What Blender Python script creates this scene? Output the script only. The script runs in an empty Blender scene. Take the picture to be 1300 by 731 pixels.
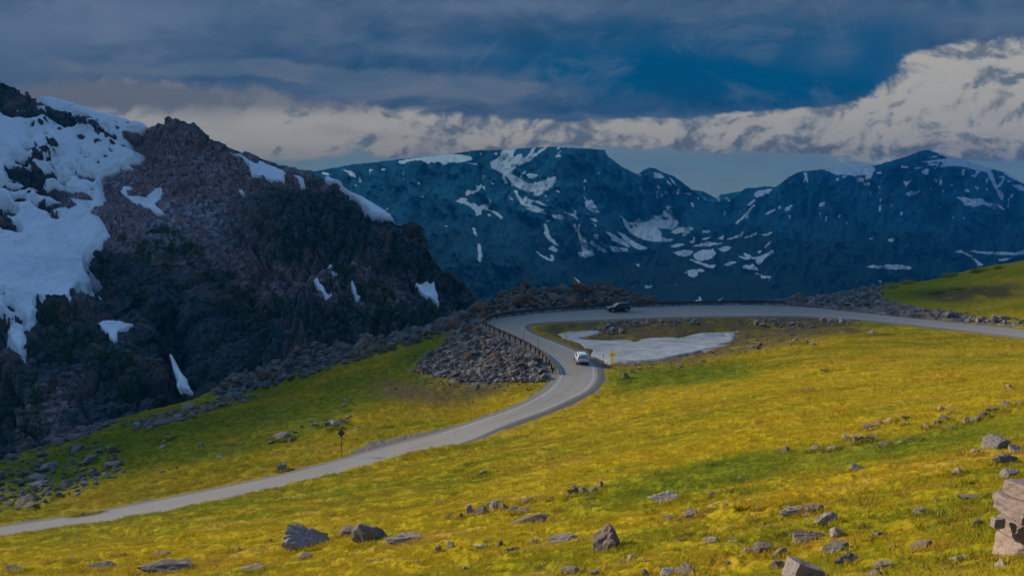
import bpy, bmesh, math, random
import numpy as np
from mathutils import Vector, Matrix
R = math.radians
random.seed(7)
rng = np.random.default_rng(11)
scene = bpy.context.scene
COL = scene.collection

# ------------------------------------------------------------------ camera
FPX = 1200.0; CX = 650.0; CY = 365.5; HORIZON = 245.0
PITCH = math.atan((CY - HORIZON) / FPX)
cp, sp = math.cos(PITCH), math.sin(PITCH)
cam_d = bpy.data.cameras.new('camera'); cam = bpy.data.objects.new('camera', cam_d); COL.objects.link(cam)
cam.location = (0, 0, 0); cam.rotation_euler = (math.pi/2 - PITCH, 0, 0)
cam_d.sensor_width = 36.0; cam_d.lens = FPX/1300*36.0
cam_d.clip_start = 0.1; cam_d.clip_end = 60000
scene.camera = cam

def ray(px, py):
    a = (np.asarray(px, float) - CX)/FPX; b = (CY - np.asarray(py, float))/FPX
    return a, cp + b*sp, -sp + b*cp
def at_d(px, py, d):                       # point of the line of sight at ground distance d
    x, y, z = ray(px, py); t = d/y
    return np.array([x*t, y*t, z*t]).T
def at_z(px, py, zz):
    x, y, z = ray(px, py); t = zz/z
    return np.array([x*t, y*t, z*t]).T

# ------------------------------------------------------------------ numpy noise
_P = rng.permutation(65536).astype(np.int64)
def _h(ix, iy, iz):
    return _P[(_P[(_P[ix & 65535] + iy) & 65535] + iz) & 65535]
_G = rng.normal(size=(65536, 3)); _G /= np.linalg.norm(_G, axis=1)[:, None]
def perlin(x, y, z):
    xi, yi, zi = np.floor(x), np.floor(y), np.floor(z)
    fx, fy, fz = x-xi, y-yi, z-zi
    xi, yi, zi = xi.astype(np.int64), yi.astype(np.int64), zi.astype(np.int64)
    u, v, w = [f*f*f*(f*(f*6-15)+10) for f in (fx, fy, fz)]
    def g(i, j, k):
        gr = _G[_h(xi+i, yi+j, zi+k)]
        return gr[..., 0]*(fx-i) + gr[..., 1]*(fy-j) + gr[..., 2]*(fz-k)
    l = lambda a, b, t: a + (b-a)*t
    x00 = l(g(0,0,0), g(1,0,0), u); x10 = l(g(0,1,0), g(1,1,0), u)
    x01 = l(g(0,0,1), g(1,0,1), u); x11 = l(g(0,1,1), g(1,1,1), u)
    return l(l(x00, x10, v), l(x01, x11, v), w)*1.6
def fbm(x, y, z, octv=4, gain=.5, lac=2.03):
    s = 0; a = 1
    for o in range(octv):
        s = s + a*perlin(x+17.3*o, y-9.1*o, z+4.7*o); x, y, z = x*lac, y*lac, z*lac; a *= gain
    return s
_RP = rng.random((65536, 4))
def worley(x, y, z):                       # F1, F2, per-cell random
    xi, yi, zi = np.floor(x).astype(np.int64), np.floor(y).astype(np.int64), np.floor(z).astype(np.int64)
    f1 = np.full(x.shape, 9.); f2 = f1.copy(); cid = np.zeros(x.shape)
    for i in (-1, 0, 1):
        for j in (-1, 0, 1):
            for k in (-1, 0, 1):
                r = _RP[_h(xi+i, yi+j, zi+k)]
                d = np.sqrt((xi+i+r[..., 0]-x)**2 + (yi+j+r[..., 1]-y)**2 + (zi+k+r[..., 2]-z)**2)
                c = d < f1
                f2 = np.where(c, f1, np.minimum(f2, d)); cid = np.where(c, r[..., 3], cid); f1 = np.where(c, d, f1)
    return f1, f2, cid
def sstep(a, b, x):
    t = np.clip((x-a)/(b-a), 0, 1); return t*t*(3-2*t)
def blur(a, n):
    for _ in range(n):
        p = np.pad(a, 1, mode='edge')
        a = (p[:-2, 1:-1] + p[2:, 1:-1] + p[1:-1, :-2] + p[1:-1, 2:] + 4*a)/8
    return a
def inside(poly, x, y):
    p = np.asarray(poly, float); r = np.zeros(x.shape, bool); j = len(p)-1
    for i in range(len(p)):
        xi, yi, xj, yj = *p[i], *p[j]
        if yi != yj:
            r ^= ((yi > y) != (yj > y)) & (x < (xj-xi)*(y-yi)/(yj-yi)+xi)
        j = i
    return r
class TPS:                                 # smooth surface through scattered control points
    def __init__(s, pts, val, kern='r', lam=1e-3):
        s.p = np.asarray(pts, float); s.k = kern; n = len(s.p)
        s.sc = np.ptp(s.p, axis=0).max(); s.p = s.p/s.sc
        K = s.ph(np.linalg.norm(s.p[:, None]-s.p[None], axis=2)) + (np.eye(n)*lam*(-1 if kern == 'r' else 1))
        P = np.c_[np.ones(n), s.p]
        A = np.block([[K, P], [P.T, np.zeros((3, 3))]])
        s.w = np.linalg.lstsq(A, np.r_[np.asarray(val, float), 0, 0, 0], rcond=None)[0]
    def ph(s, r):
        return r if s.k == 'r' else np.where(r > 0, r*r*np.log(np.maximum(r, 1e-12)), 0)
    def __call__(s, x, y):
        q = np.c_[np.ravel(x), np.ravel(y)]/s.sc; out = np.empty(len(q))
        for i in range(0, len(q), 20000):
            b = q[i:i+20000]
            out[i:i+20000] = s.ph(np.linalg.norm(b[:, None]-s.p[None], axis=2)) @ s.w[:-3] + s.w[-3] + b @ s.w[-2:]
        return out.reshape(np.shape(x))

# ------------------------------------------------------------------ scene helpers
def tag(o, label=None, cat=None, group=None, kind=None):
    if label: o['label'] = label
    if cat: o['category'] = cat
    if group: o['group'] = group
    if kind: o['kind'] = kind
    return o
def link(name, me, mat=None, parent=None):
    o = bpy.data.objects.new(name, me); COL.objects.link(o)
    if mat and not me.materials: me.materials.append(mat)
    if parent: o.parent = parent
    return o
def empty(name, loc=(0,0,0), rz=0):
    o = bpy.data.objects.new(name, None); COL.objects.link(o); o.location = loc; o.rotation_euler = (0,0,rz); o.empty_display_size = .3
    return o
def np_mesh(name, v, f, smooth=True, attrs=None):
    """v (n,3); f (m,k) ints"""
    me = bpy.data.meshes.new(name); v = np.asarray(v, np.float32); f = np.asarray(f, np.int32); m, k = f.shape
    me.vertices.add(len(v)); me.vertices.foreach_set('co', v.ravel())
    me.loops.add(m*k); me.loops.foreach_set('vertex_index', f.ravel())
    me.polygons.add(m); me.polygons.foreach_set('loop_start', np.arange(0, m*k, k, dtype=np.int32))
    me.polygons.foreach_set('loop_total', np.full(m, k, np.int32))
    me.polygons.foreach_set('use_smooth', np.full(m, smooth))
    for n, a in (attrs or {}).items():
        at = me.attributes.new(n, 'FLOAT', 'POINT'); at.data.foreach_set('value', np.asarray(a, np.float32).ravel())
    me.update(calc_edges=True); me.validate()
    return me
def grid_faces(nr, nc, keep=None):
    i = np.arange(nr*nc).reshape(nr, nc)
    f = np.stack([i[:-1, :-1], i[:-1, 1:], i[1:, 1:], i[1:, :-1]], -1)
    return f[keep] if keep is not None else f.reshape(-1, 4)
def bm_obj(name, bm, mat, parent=None, smooth=False, bevel=0):
    if bevel:
        bmesh.ops.bevel(bm, geom=[e for e in bm.edges if len(e.link_faces) == 2 and e.calc_face_angle(0) > .5], offset=bevel, segments=2, affect='EDGES')
    bmesh.ops.recalc_face_normals(bm, faces=bm.faces)
    for f in bm.faces: f.smooth = smooth
    me = bpy.data.meshes.new(name); bm.to_mesh(me); bm.free()
    return link(name, me, mat, parent)
def box(bm, c, s, rot=None):
    m = Matrix.Translation(c) @ (rot or Matrix()) @ Matrix.Diagonal((*s, 1))
    bmesh.ops.create_cube(bm, size=1, matrix=m)
def cyl(bm, a, b, r, r2=None, n=10):
    a, b = Vector(a), Vector(b); d = b-a
    m = Matrix.Translation((a+b)/2) @ d.to_track_quat('Z', 'Y').to_matrix().to_4x4()
    bmesh.ops.create_cone(bm, cap_ends=True, segments=n, radius1=r, radius2=r if r2 is None else r2, depth=d.length, matrix=m)

# ------------------------------------------------------------------ node helpers
class N:
    def __init__(s, tree): s.t = tree; s.l = tree.links
    def node(s, typ, **kw):
        n = s.t.nodes.new(typ)
        for k, v in kw.items():
            if k[0] == '_' : continue
            setattr(n, k, v)
        return n
    def put(s, sock, v):
        if isinstance(v, bpy.types.NodeSocket): s.l.new(v, sock)
        else: sock.default_value = v
    def math(s, op, a, b=None, c=None, clamp=False):
        n = s.node('ShaderNodeMath', operation=op, use_clamp=clamp); s.put(n.inputs[0], a)
        if b is not None: s.put(n.inputs[1], b)
        if c is not None: s.put(n.inputs[2], c)
        return n.outputs[0]
    def add(s, a, b): return s.math('ADD', a, b)
    def sub(s, a, b): return s.math('SUBTRACT', a, b)
    def mul(s, a, b): return s.math('MULTIPLY', a, b)
    def ss(s, lo, hi, x):
        n = s.node('ShaderNodeMapRange', interpolation_type='SMOOTHSTEP'); s.put(n.inputs[0], x); s.put(n.inputs[1], lo); s.put(n.inputs[2], hi)
        return n.outputs[0]
    def mix(s, fac, a, b, mode='MIX'):
        n = s.node('ShaderNodeMix', data_type='RGBA', blend_type=mode); s.put(n.inputs[0], fac)
        s.put(n.inputs[6], a if isinstance(a, bpy.types.NodeSocket) else (*a, 1)); s.put(n.inputs[7], b if isinstance(b, bpy.types.NodeSocket) else (*b, 1))
        return n.outputs[2]
    def noise(s, vec, scale, detail=4, rough=.55, dist=0, dim='3D'):
        n = s.node('ShaderNodeTexNoise', noise_dimensions=dim); s.put(n.inputs['Vector'], vec); n.inputs['Scale'].default_value = scale
        n.inputs['Detail'].default_value = detail; n.inputs['Roughness'].default_value = rough; n.inputs['Distortion'].default_value = dist
        return n.outputs[0]
    def voro(s, vec, scale, feature='F1', out='Distance'):
        n = s.node('ShaderNodeTexVoronoi', feature=feature); s.put(n.inputs['Vector'], vec); n.inputs['Scale'].default_value = scale
        return n.outputs[out]
    def attr(s, name):
        n = s.node('ShaderNodeAttribute', attribute_name=name); return n.outputs['Fac']
    def pos(s): return s.node('ShaderNodeNewGeometry').outputs['Position']
    def nrm(s): return s.node('ShaderNodeNewGeometry').outputs['Normal']
    def objco(s): return s.node('ShaderNodeTexCoord').outputs['Object']
    def orand(s): return s.node('ShaderNodeObjectInfo').outputs['Random']
    def map(s, vec, scale=(1,1,1), rot=(0,0,0), loc=(0,0,0)):
        n = s.node('ShaderNodeMapping'); s.put(n.inputs['Vector'], vec); n.inputs['Scale'].default_value = scale; n.inputs['Rotation'].default_value = rot; n.inputs['Location'].default_value = loc
        return n.outputs[0]
    def bump(s, h, strength=.5, dist=.1):
        n = s.node('ShaderNodeBump'); s.put(n.inputs['Height'], h); n.inputs['Strength'].default_value = strength; n.inputs['Distance'].default_value = dist
        return n.outputs[0]
    def sep(s, v):
        n = s.node('ShaderNodeSeparateXYZ'); s.put(n.inputs[0], v); return n.outputs
def new_mat(name):
    m = bpy.data.materials.new(name); m.use_nodes = True; m.node_tree.nodes.clear()
    n = N(m.node_tree); out = n.node('ShaderNodeOutputMaterial'); b = n.node('ShaderNodeBsdfPrincipled'); n.l.new(b.outputs[0], out.inputs[0])
    b.inputs['Specular IOR Level'].default_value = .25
    return m, n, b, out
def flat(name, col, rough=.6, metal=0, spec=.4, var=.12, scale=3):
    m, n, b, o = new_mat(name)
    c = n.noise(n.objco(), scale, 5, .6)
    n.put(b.inputs['Base Color'], n.mix(c, [x*(1-var) for x in col], [min(1, x*(1+var)) for x in col]))
    b.inputs['Roughness'].default_value = rough; b.inputs['Metallic'].default_value = metal; b.inputs['Specular IOR Level'].default_value = spec
    return m
# ------------------------------------------------------------------ road (edges in metres)
# station: far/outer edge pixel, near/inner edge pixel (None: the cut bank hides it, 6.2 m wide), height, cross fall
ST = [
 ((-330,716),None,-30.0,-.1),((-170,695),None,-29.4,-.1),((-80,681.5),None,-29.0,-.1),((0,669),None,-28.7,-.1),((98.5,655),None,-28.4,-.1),((197,636),None,-28.0,-.1),((295.6,616.5),None,-27.5,-.1),
 ((380,598),None,-26.95,-.1),((455,577.7),None,-26.4,-.1),((500,565),None,-26.0,-.1),((560,549.5),None,-25.5,-.1),((606,534),None,-25.05,-.1),
 ((652,518.5),(690,522.5),-24.65,0),((683,503),(728,505),-24.3,0),((700,491),(746,496),-24.05,0),((708,480),(757,484),-23.8,0),
 ((709,471),(758.5,472),-23.5,0),((703,461.5),(754,460),-23.2,0),((692,451),(741.5,451),-22.9,0),((677,441.5),(722,441.5),-22.6,0),
 ((658,432),(698,432),-22.3,.05),((637,423),(677,424.5),-22.0,.1),((621,415),(667,418),-21.75,.15),((620,410),(666,414),-21.55,.2),((634,404.5),(672,411),-21.35,.25),
 ((668,399.5),(686,409.3),-21.15,.3),((714,395.5),(715,407.3),-21.0,.35),((769,392),(769,405.2),-20.9,.35),((806,390.3),(806,403.7),-20.85,.35),
 ((868,388.3),(868,401.7),-20.8,.35),((920,387.5),(920,401),-20.75,.35),((960,387.3),(960,400.6),-20.7,.3),((1000,388.5),(1000,400.6),-20.65,.3),((1036.6,391),(1036.6,401.4),-20.6,.25),
 ((1113,399.5),(1113,407),-20.5,.1),((1190,407.5),(1190,415.2),-20.4,.05),((1250,413.5),(1250,422),-20.3,0),((1300,418.5),(1300,428),-20.2,0),((1380,428),(1380,439),-20.1,0),((1480,441),(1480,455),-20,0)]
far, near = [], []
for i, (a, b, z, bk) in enumerate(ST):
    far.append(at_z(*a, z+bk)); near.append(None if b is None else at_z(*b, z-bk))
for i in range(len(ST)):
    if near[i] is None:
        j0, j1 = max(i-1, 0), min(i+1, len(ST)-1)
        t = far[j1]-far[j0]; t[2] = 0; t /= np.linalg.norm(t)
        near[i] = far[i] + 5.2*np.array([t[1], -t[0], 0]) + np.array([0, 0, .2])
        if ST[i][0][0] > 560: near[i] = far[i]*.25+near[i]*.75
far, near = np.array(far), np.array(near)
def catmull(p, n=14):
    p = np.vstack([2*p[0]-p[1], p, 2*p[-1]-p[-2]]); out = []
    for i in range(1, len(p)-2):
        for k in range(n):
            t = k/n
            out.append(.5*((2*p[i]) + (-p[i-1]+p[i+1])*t + (2*p[i-1]-5*p[i]+4*p[i+1]-p[i+2])*t*t + (-p[i-1]+3*p[i]-3*p[i+1]+p[i+2])*t**3))
    out.append(p[-2]); return np.array(out)
def smooth1(p, it):
    for _ in range(it):
        q = p.copy(); q[1:-1] = (p[:-2]+2*p[1:-1]+p[2:])/4; p = q
    return p
RF, RN = smooth1(catmull(far), 60), smooth1(catmull(near), 60)
NS = len(RF)
def st(i): return int(i*14)                # station index -> sample index
RC = (RF+RN)/2

# ------------------------------------------------------------------ the near hillside: height field through control points
CT = []                                     # world control points
def c3(x, y, z): CT.append((x, y, z))
def cpix(*pts):
    for px, py, d in pts: CT.append(tuple(at_d(px, py, d)))
for i in range(0, NS, 10):
    for q in (RF[i], RC[i], RN[i]): c3(*q)
# cut bank on the near side of the lower road
for (px, py), i in zip([(-80,697),(0,683),(98.5,667.6),(197,647),(295.6,626.5),(380,606.5),(455,589.5),(500,577),(560,561)], range(2, 11)):
    yy = RN[st(i)][1]
    CT.append(tuple(at_d(px, py, yy-1.6)))
cpix((0,690,72),(0,710,62),(0,731,53),(150,668,73),(150,690,63),(150,731,48),(300,650,71),(300,680,59),(300,731,42),(500,602,80),(500,630,67),(500,670,52),(500,731,35),
     (650,570,86),(650,600,70),(650,640,52),(650,680,40),(650,731,29),(800,540,82),(800,580,64),(800,620,49),(800,660,38),(800,700,30),(800,731,25),(850,500,101),
     (780,480,116),(900,480,112),(1000,430,138),(1000,460,115),(1000,500,88),(1000,550,62),(1000,600,45),(1000,650,33),(1000,700,25),(1000,731,21),
     (1200,432,130),(1200,460,100),(1200,500,72),(1200,550,48),(1200,600,34),(1200,650,26),(1200,700,20),(1300,442,120),(1300,470,88),(1300,510,60),(1300,560,41),(1300,620,29),(1300,680,21),(1300,731,17),
     (1400,470,88),(1400,560,38),(-120,720,55))
for q in ((0,0,-1.9),(0,8,-4.6),(0,18,-8.0),(7,0,-.6),(8,9,-3.6),(-10,0,-5.2),(-30,0,-13.5),(-60,0,-25),(-60,40,-27),(40,0,6),(60,40,-3),(-12,20,-11.5),(-25,30,-17),(-90,60,-33),(0,-20,4),(50,-20,12),(-60,-20,-22),(110,60,-2),(110,110,-14)): c3(*q)
# slope below the road, rocky hump, scree
cpix((0,625,99),(-100,640,103),(100,610,108),(270,580,103),(270,540,122),(434,500,126),(434,540,107),(560,480,127),(560,510,115),(600,520,112),(560,540,106),
     (600,440,142),(640,460,129),(610,475,125),(560,445,149),(540,465,138),(602,414,155),(650,486,121),(672,478,122.5),(690,482,120),(500,460,143),(500,430,163),(560,415,164),(575,405,170),
     (655,440,134),(630,428,146),(350,500,142),(150,570,118))
SIL = [(-120,620,118),(0,585,124),(100,548,134),(180,522,141),(270,500,146),(300,482,149),(350,462,156),(400,446,162),(434,440,164),(480,434,168),(520,426,170),(570,405,173),
       (605,392,177),(640,376,179),(660,370,181),(700,372,182),(745,366,183),(770,371,183),(800,375,182),(830,385,179)]
HILL = [(1000,386,174),(1030,378,177),(1060,371,180),(1120,362,185),(1170,358,186),(1230,344,187),(1300,330,190),(1400,310,192),(1550,285,195)]
cpix(*SIL); cpix(*HILL)
for px, py, d in SIL+HILL:
    q = at_d(px, py, d); u = q[:2]/np.linalg.norm(q[:2]); k = 1.0 if px < 900 else .55
    for dd, dz in ((10, -3.5*k), (30, -20*k), (80, -55*k), (170, -95)): c3(q[0]+u[0]*dd, q[1]+u[1]*dd, q[2]+dz)
for px in (850, 890, 930, 970):             # the shoulder falls away behind the upper guardrail
    q = at_d(px, 388, 174); c3(q[0], q[1]+4, q[2]-1.6); c3(q[0]*1.05, q[1]+14, q[2]-11); c3(q[0]*1.2, q[1]+45, q[2]-40); c3(q[0]*1.6, q[1]+140, q[2]-95)
cpix((1300,375,160),(1300,400,148),(1200,385,161),(1200,400,154),(1100,392,166),(1400,380,150),(1060,384,172))
# snow basin inside the bend
cpix((720,424,152),(930,424,149),(780,458,128),(850,455,129),(900,443,136),(820,436,141),(760,440,139),(850,410,154),(900,409,154),(780,412,155),(740,450,133),(950,440,134),(960,415,152))
CT = np.array(CT)
hs = TPS(CT[:, :2], CT[:, 2], 'r', 2e-5)
GX0, GX1, GY0, GY1, GS = -230., 260., -30., 380., 1.0
gx = np.arange(GX0, GX1+.1, GS); gy = np.arange(GY0, GY1+.1, GS)
GXX, GYY = np.meshgrid(gx, gy)
H0 = blur(hs(GXX, GYY), 6)
# distance to the road and its height there
RD = np.full(GXX.shape, 1e9); SIDE = np.zeros(GXX.shape); RI = np.zeros(GXX.shape); RZ = np.zeros(GXX.shape); RT = np.zeros(GXX.shape); 
for i in range(0, NS, 2):
    a, b = RF[i], RN[i]; ab = b[:2]-a[:2]; L = np.linalg.norm(ab)
    bx0, bx1 = int((min(a[0], b[0])-16-GX0)/GS), int((max(a[0], b[0])+16-GX0)/GS)+1; by0, by1 = int((min(a[1], b[1])-16-GY0)/GS), int((max(a[1], b[1])+16-GY0)/GS)+1
    sl = (slice(max(by0,0), max(by1,0)), slice(max(bx0,0), max(bx1,0)))
    X, Y = GXX[sl], GYY[sl]
    if X.size == 0: continue
    t0_ = ((X-a[0])*ab[0]+(Y-a[1])*ab[1])/L**2; t = np.clip(t0_, 0, 1)
    d = np.hypot(X-a[0]-t*ab[0], Y-a[1]-t*ab[1]); z = a[2]+(b[2]-a[2])*t
    m = d < RD[sl]; RD[sl] = np.where(m, d, RD[sl]); RZ[sl] = np.where(m, z, RZ[sl]); SIDE[sl] = np.where(m, t0_, SIDE[sl]); RI[sl] = np.where(m, i, RI[sl])
cutb = ((SIDE > 1) & (RI < 14*11)).astype(float)
wr = np.where(cutb > 0, sstep(1.2, .3, RD), sstep(3.2, .9, RD))
H0 = H0*(1-wr) + (RZ-.16)*wr
H0 = np.maximum(H0, np.where(cutb > 0, RZ - .16 + 1.25*sstep(.2, 1.5, RD)*sstep(9, 3, RD)*sstep(14*11., 14*8.5, RI), -1e9))
def bil(A, x, y):
    fx = np.clip((np.asarray(x, float)-GX0)/GS, 0, A.shape[1]-1.001); fy = np.clip((np.asarray(y, float)-GY0)/GS, 0, A.shape[0]-1.001)
    i, j = fx.astype(int), fy.astype(int); u, v = fx-i, fy-j
    return (A[j, i]*(1-u)+A[j, i+1]*u)*(1-v) + (A[j+1, i]*(1-u)+A[j+1, i+1]*u)*v
def march(px, py, A=None, far_=300.):
    """where the lines of sight meet the hillside"""
    A = H0 if A is None else A
    x, y, z = ray(px, py); x, y, z = [np.atleast_1d(np.asarray(q, float)*np.ones(np.broadcast(px, py).shape)) for q in (x, y, z)]
    d = np.full(x.shape, 6.); hit = np.zeros(x.shape, bool)
    for _ in range(900):
        t = d/y; g = z*t - bil(A, x*t, d)
        hit |= g <= 0
        d = np.where(hit, d, d + np.clip(g*.8, .05, 1.2))
        if d.min() > far_: break
    t = d/y
    return np.stack([x*t, d, bil(A, x*t, d)], -1), hit & (d < far_)
# region masks (drawn as outlines on the slope, kept as soft fields over the ground)
def pxmask(polys, soft=6):
    """outlines given on the photo -> field on the ground grid, for ground points that project inside them"""
    t = GYY*cp - H0*sp; ok = t > 3; t = np.where(ok, t, 1)
    px = CX + FPX*GXX/t; py = CY - FPX*(GYY*sp + H0*cp)/t
    m = np.zeros(GXX.shape)
    w = 7*perlin(GXX*.11, GYY*.11, GXX*0+3.3)+4*perlin(GXX*.4, GYY*.4, GXX*0)
    for p in polys: m = np.maximum(m, (inside(p, px+w, py+w*.4) & ok & (GYY < 200)).astype(float))
    return blur(m, soft)
M_SCREE = pxmask([[(600,408),(640,425),(665,437),(690,452),(703,470),(700,484),(675,486),(640,487),(600,488),(560,478),(530,468),(545,450),(570,430),(585,415)]], 3)
M_RIDGE = pxmask([[(555,432),(590,414),(612,404),(640,400),(690,397),(760,394),(800,393),(836,391),(830,360),(740,350),(650,350),(560,390)],
                  [(268,505),(262,480),(330,440),(420,415),(520,405),(580,390),(600,400),(560,420),(500,440),(440,458),(380,478),(320,497)]], 3)
M_FIELD = pxmask([[(-60,560),(60,545),(120,560),(150,575),(160,600),(110,625),(40,648),(-60,668)], [(60,552),(140,525),(150,535),(90,562)],[(330,545),(380,540),(450,520),(460,540),(400,555)]], 4)
M_BANK = pxmask([[(1000,388),(1030,372),(1075,362),(1125,360),(1120,380),(1190,392),(1260,405),(1300,410),(1300,417),(1190,407),(1110,400),(1040,392)]], 3)
M_BROWN = pxmask([[(700,405),(940,400),(1060,402),(1110,420),(1000,440),(930,452),(880,462),(800,466),(760,468),(740,460),(720,440),(680,420)],[(480,480),(640,485),(650,497),(560,512),(470,505)],[(930,402),(1040,404),(1040,430),(935,440)],[(1150,372),(1300,360),(1300,376),(1200,384)]], 5)
ring_ = sstep(7.5, 5, RD)*(SIDE < .5)*(RI > 14*19)*(RI < 14*33); M_RIDGE = np.maximum(M_RIDGE, blur(ring_, 2))
M_LUSH = pxmask([[(490,468),(560,412),(605,400),(610,420),(565,448),(520,470)],[(1020,600),(1060,570),(1180,540),(1300,520),(1300,552),(1180,575),(1090,595)],[(760,468),(800,468),(950,458),(960,480),(840,490),(770,500)],[(400,490),(500,470),(560,480),(540,500),(420,520)],[(1120,370),(1200,365),(1230,378),(1130,382)],
                 [(0,590),(200,540),(420,500),(440,540),(300,580),(150,605),(0,640)],[(860,590),(1060,560),(1000,600),(880,625),(760,650),(700,640)]], 8)
M_PULL = pxmask([[(432,586),(437,582),(455,569.5),(500,556.7),(530,549),(560,543),(610,530),(610,545),(500,568)]], 1)
POND = [(703,424),(722,421),(752,419),(765,420),(735,430),(752,432),(800,430),(860,427),(885,424),(912,421),(938,420),(936,427),(925,434),(912,438),(925,438),(905,442),(870,450),(845,455),(800,460),(776,462),(760,455),(752,446),(735,437)]
M_POND = pxmask([POND], 1)

# relief of the turf: swells, terracettes along the slope, rubble where it is stony
dgrid = np.hypot(GXX, GYY)
rel = .35*fbm(GXX*.06, GYY*.06, GXX*0, 4) + .22*fbm((GXX*.5+GYY*.86)*.45, (GXX*.86-GYY*.5)*.11, GXX*0+7, 3)
stony = np.clip(M_RIDGE + .6*M_SCREE + .5*M_FIELD + .5*M_BANK, 0, 1)
f1, f2, cid = worley(GXX*.28, GYY*.28, GXX*0+1.5); f1b, _, cidb = worley(GXX*.6, GYY*.6, GXX*0+4.5)
rocky = (1.5*cid - 1.2*f1)*M_RIDGE*1.2 + (.8*cidb-.7*f1b)*stony
H1 = H0 + (rel*(1-.6*M_POND) + rocky)*np.where(cutb > 0, sstep(.3, 2.5, RD), sstep(.8, 4.5, RD))
H1 = H1 - .25*M_POND

# polar sheet: fine near the camera, coarse far away
NA, NR = 1150, 860
az = np.radians(np.linspace(-47, 47, NA)); rr = np.exp(np.linspace(math.log(2.5), math.log(372), NR))
A_, R_ = np.meshgrid(az, rr)
PX, PY = np.sin(A_)*R_, np.cos(A_)*R_
PX = np.clip(PX, GX0+1, GX1-1)
PZ = bil(H1, PX, PY)
rd = bil(RD, PX, PY); stp = bil(stony, PX, PY); pnd = bil(M_POND, PX, PY)
off = sstep(.7, 2.5, rd)
PZ = PZ + off*(1-.8*pnd)*(.13*fbm(PX*.8+.3*PY, PY*.55, PX*0+2, 4) + .075*perlin(PX*3.3, PY*2.2, PX*0) - .16*sstep(.45, .9, fbm(PX*.55+.2*PY, PY*.4, PX*0+31, 4)))
w1, w2, wc = worley(PX*.95, PY*.95, PZ*.95)
PZ = PZ + off*stp*(.55*wc - .45*w1)
def gridfield(A): return bil(A, PX, PY)
gme = np_mesh('ground', np.stack([PX, PY, PZ], -1).reshape(-1, 3), grid_faces(NR, NA)[:, ::-1], True,
              dict(stony=stp, scree=gridfield(M_SCREE), ridge=gridfield(M_RIDGE), brown=gridfield(M_BROWN), lush=gridfield(M_LUSH), bank=gridfield(M_BANK), gravel=np.clip(gridfield(M_PULL)+sstep(1.7, .6, rd+.8*perlin(PX*.5, PY*.5, PX*0)), 0, 1)))
def ground_z(x, y): return bil(H1, x, y)
# ------------------------------------------------------------------ ground and turf materials
def turf_colour(n, p):
    """short alpine turf: straw, yellow, green and rusty patches laid along the slope"""
    ps = n.map(p, (.30, 1, 1), (0, 0, R(-34)))
    a = n.noise(ps, .055, 5, .62); b = n.noise(ps, .33, 5, .62); c = n.noise(ps, 1.7, 4, .65); d = n.noise(p, .021, 3, .5); e = n.noise(p, 5.5, 3, .6)
    s = n.add(n.add(n.mul(a, .55), n.mul(b, .40)), n.add(n.mul(c, .16), n.mul(e, .08)))
    s = n.sub(s, .095)
    col = n.mix(n.ss(.38, .55, s), GREEN, YELLOW)
    col = n.mix(n.mul(n.ss(.54, .64, n.add(n.mul(b, .7), n.mul(c, .3))), .75), col, STRAW)
    col = n.mix(n.mul(n.ss(.51, .63, n.add(n.mul(n.noise(ps, .16, 5, .6), .6), n.mul(n.noise(p, 1.1, 4, .6), .4))), .5), col, RUST)
    col = n.mix(n.mul(n.ss(.53, .66, n.add(n.mul(n.noise(ps, .9, 6, .72), .6), n.mul(n.noise(p, 3.1, 4, .7), .4))), .8), col, DEEP)
    return n.mix(n.mul(n.attr('lush'), n.ss(.25, .55, n.add(n.mul(b, .5), n.mul(c, .5)))), col, LUSH)
GREEN = (.225, .245, .003); YELLOW = (.51, .378, .003); STRAW = (.54, .375, .07); RUST = (.45, .20, .010); DEEP = (.07, .063, .005); LUSH = (.155, .215, .005)

gm, n, b, out = new_mat('turf')
p = n.pos()
col = turf_colour(n, p); col = n.mix(n.add(.26, n.mul(n.ss(.42, .66, n.noise(p, 2.6, 5, .7)), .38)), col, (.085, .062, .008))
brown = n.mix(n.noise(p, .9, 5, .65), (.06, .045, .022), (.20, .135, .05))
col = n.mix(n.mul(n.attr('brown'), n.ss(.28, .5, n.noise(p, .35, 5, .6))), col, brown)
cell = n.voro(p, 1.6, out='Color'); cr = n.sep(cell)[0]
rock = n.mix(cr, (.085, .078, .072), (.32, .285, .255)); rock = n.mix(n.ss(.35, .75, n.noise(p, .5, 5, .6)), rock, (.10, .06, .045))
sm = n.add(n.attr('scree'), n.add(n.mul(n.attr('ridge'), .8), n.mul(n.attr('bank'), .8)))
st_ = n.ss(.35, .7, n.add(sm, n.mul(n.sub(n.noise(p, .6, 4, .6), .5), .9)))
col = n.mix(st_, col, rock)
grav = n.mix(n.noise(p, 3.5, 6, .7), (.10, .09, .08), (.24, .215, .19))
col = n.mix(n.ss(.3, .7, n.attr('gravel')), col, grav)
n.put(b.inputs['Base Color'], col); b.inputs['Roughness'].default_value = .95; b.inputs['Specular IOR Level'].default_value = .05
h = n.add(n.noise(p, 2.2, 6, .7), n.mul(n.voro(p, 4.5), .35))
n.put(b.inputs['Normal'], n.bump(h, .8, .22))
gob = tag(link('ground', gme, gm), kind='structure')

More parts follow.
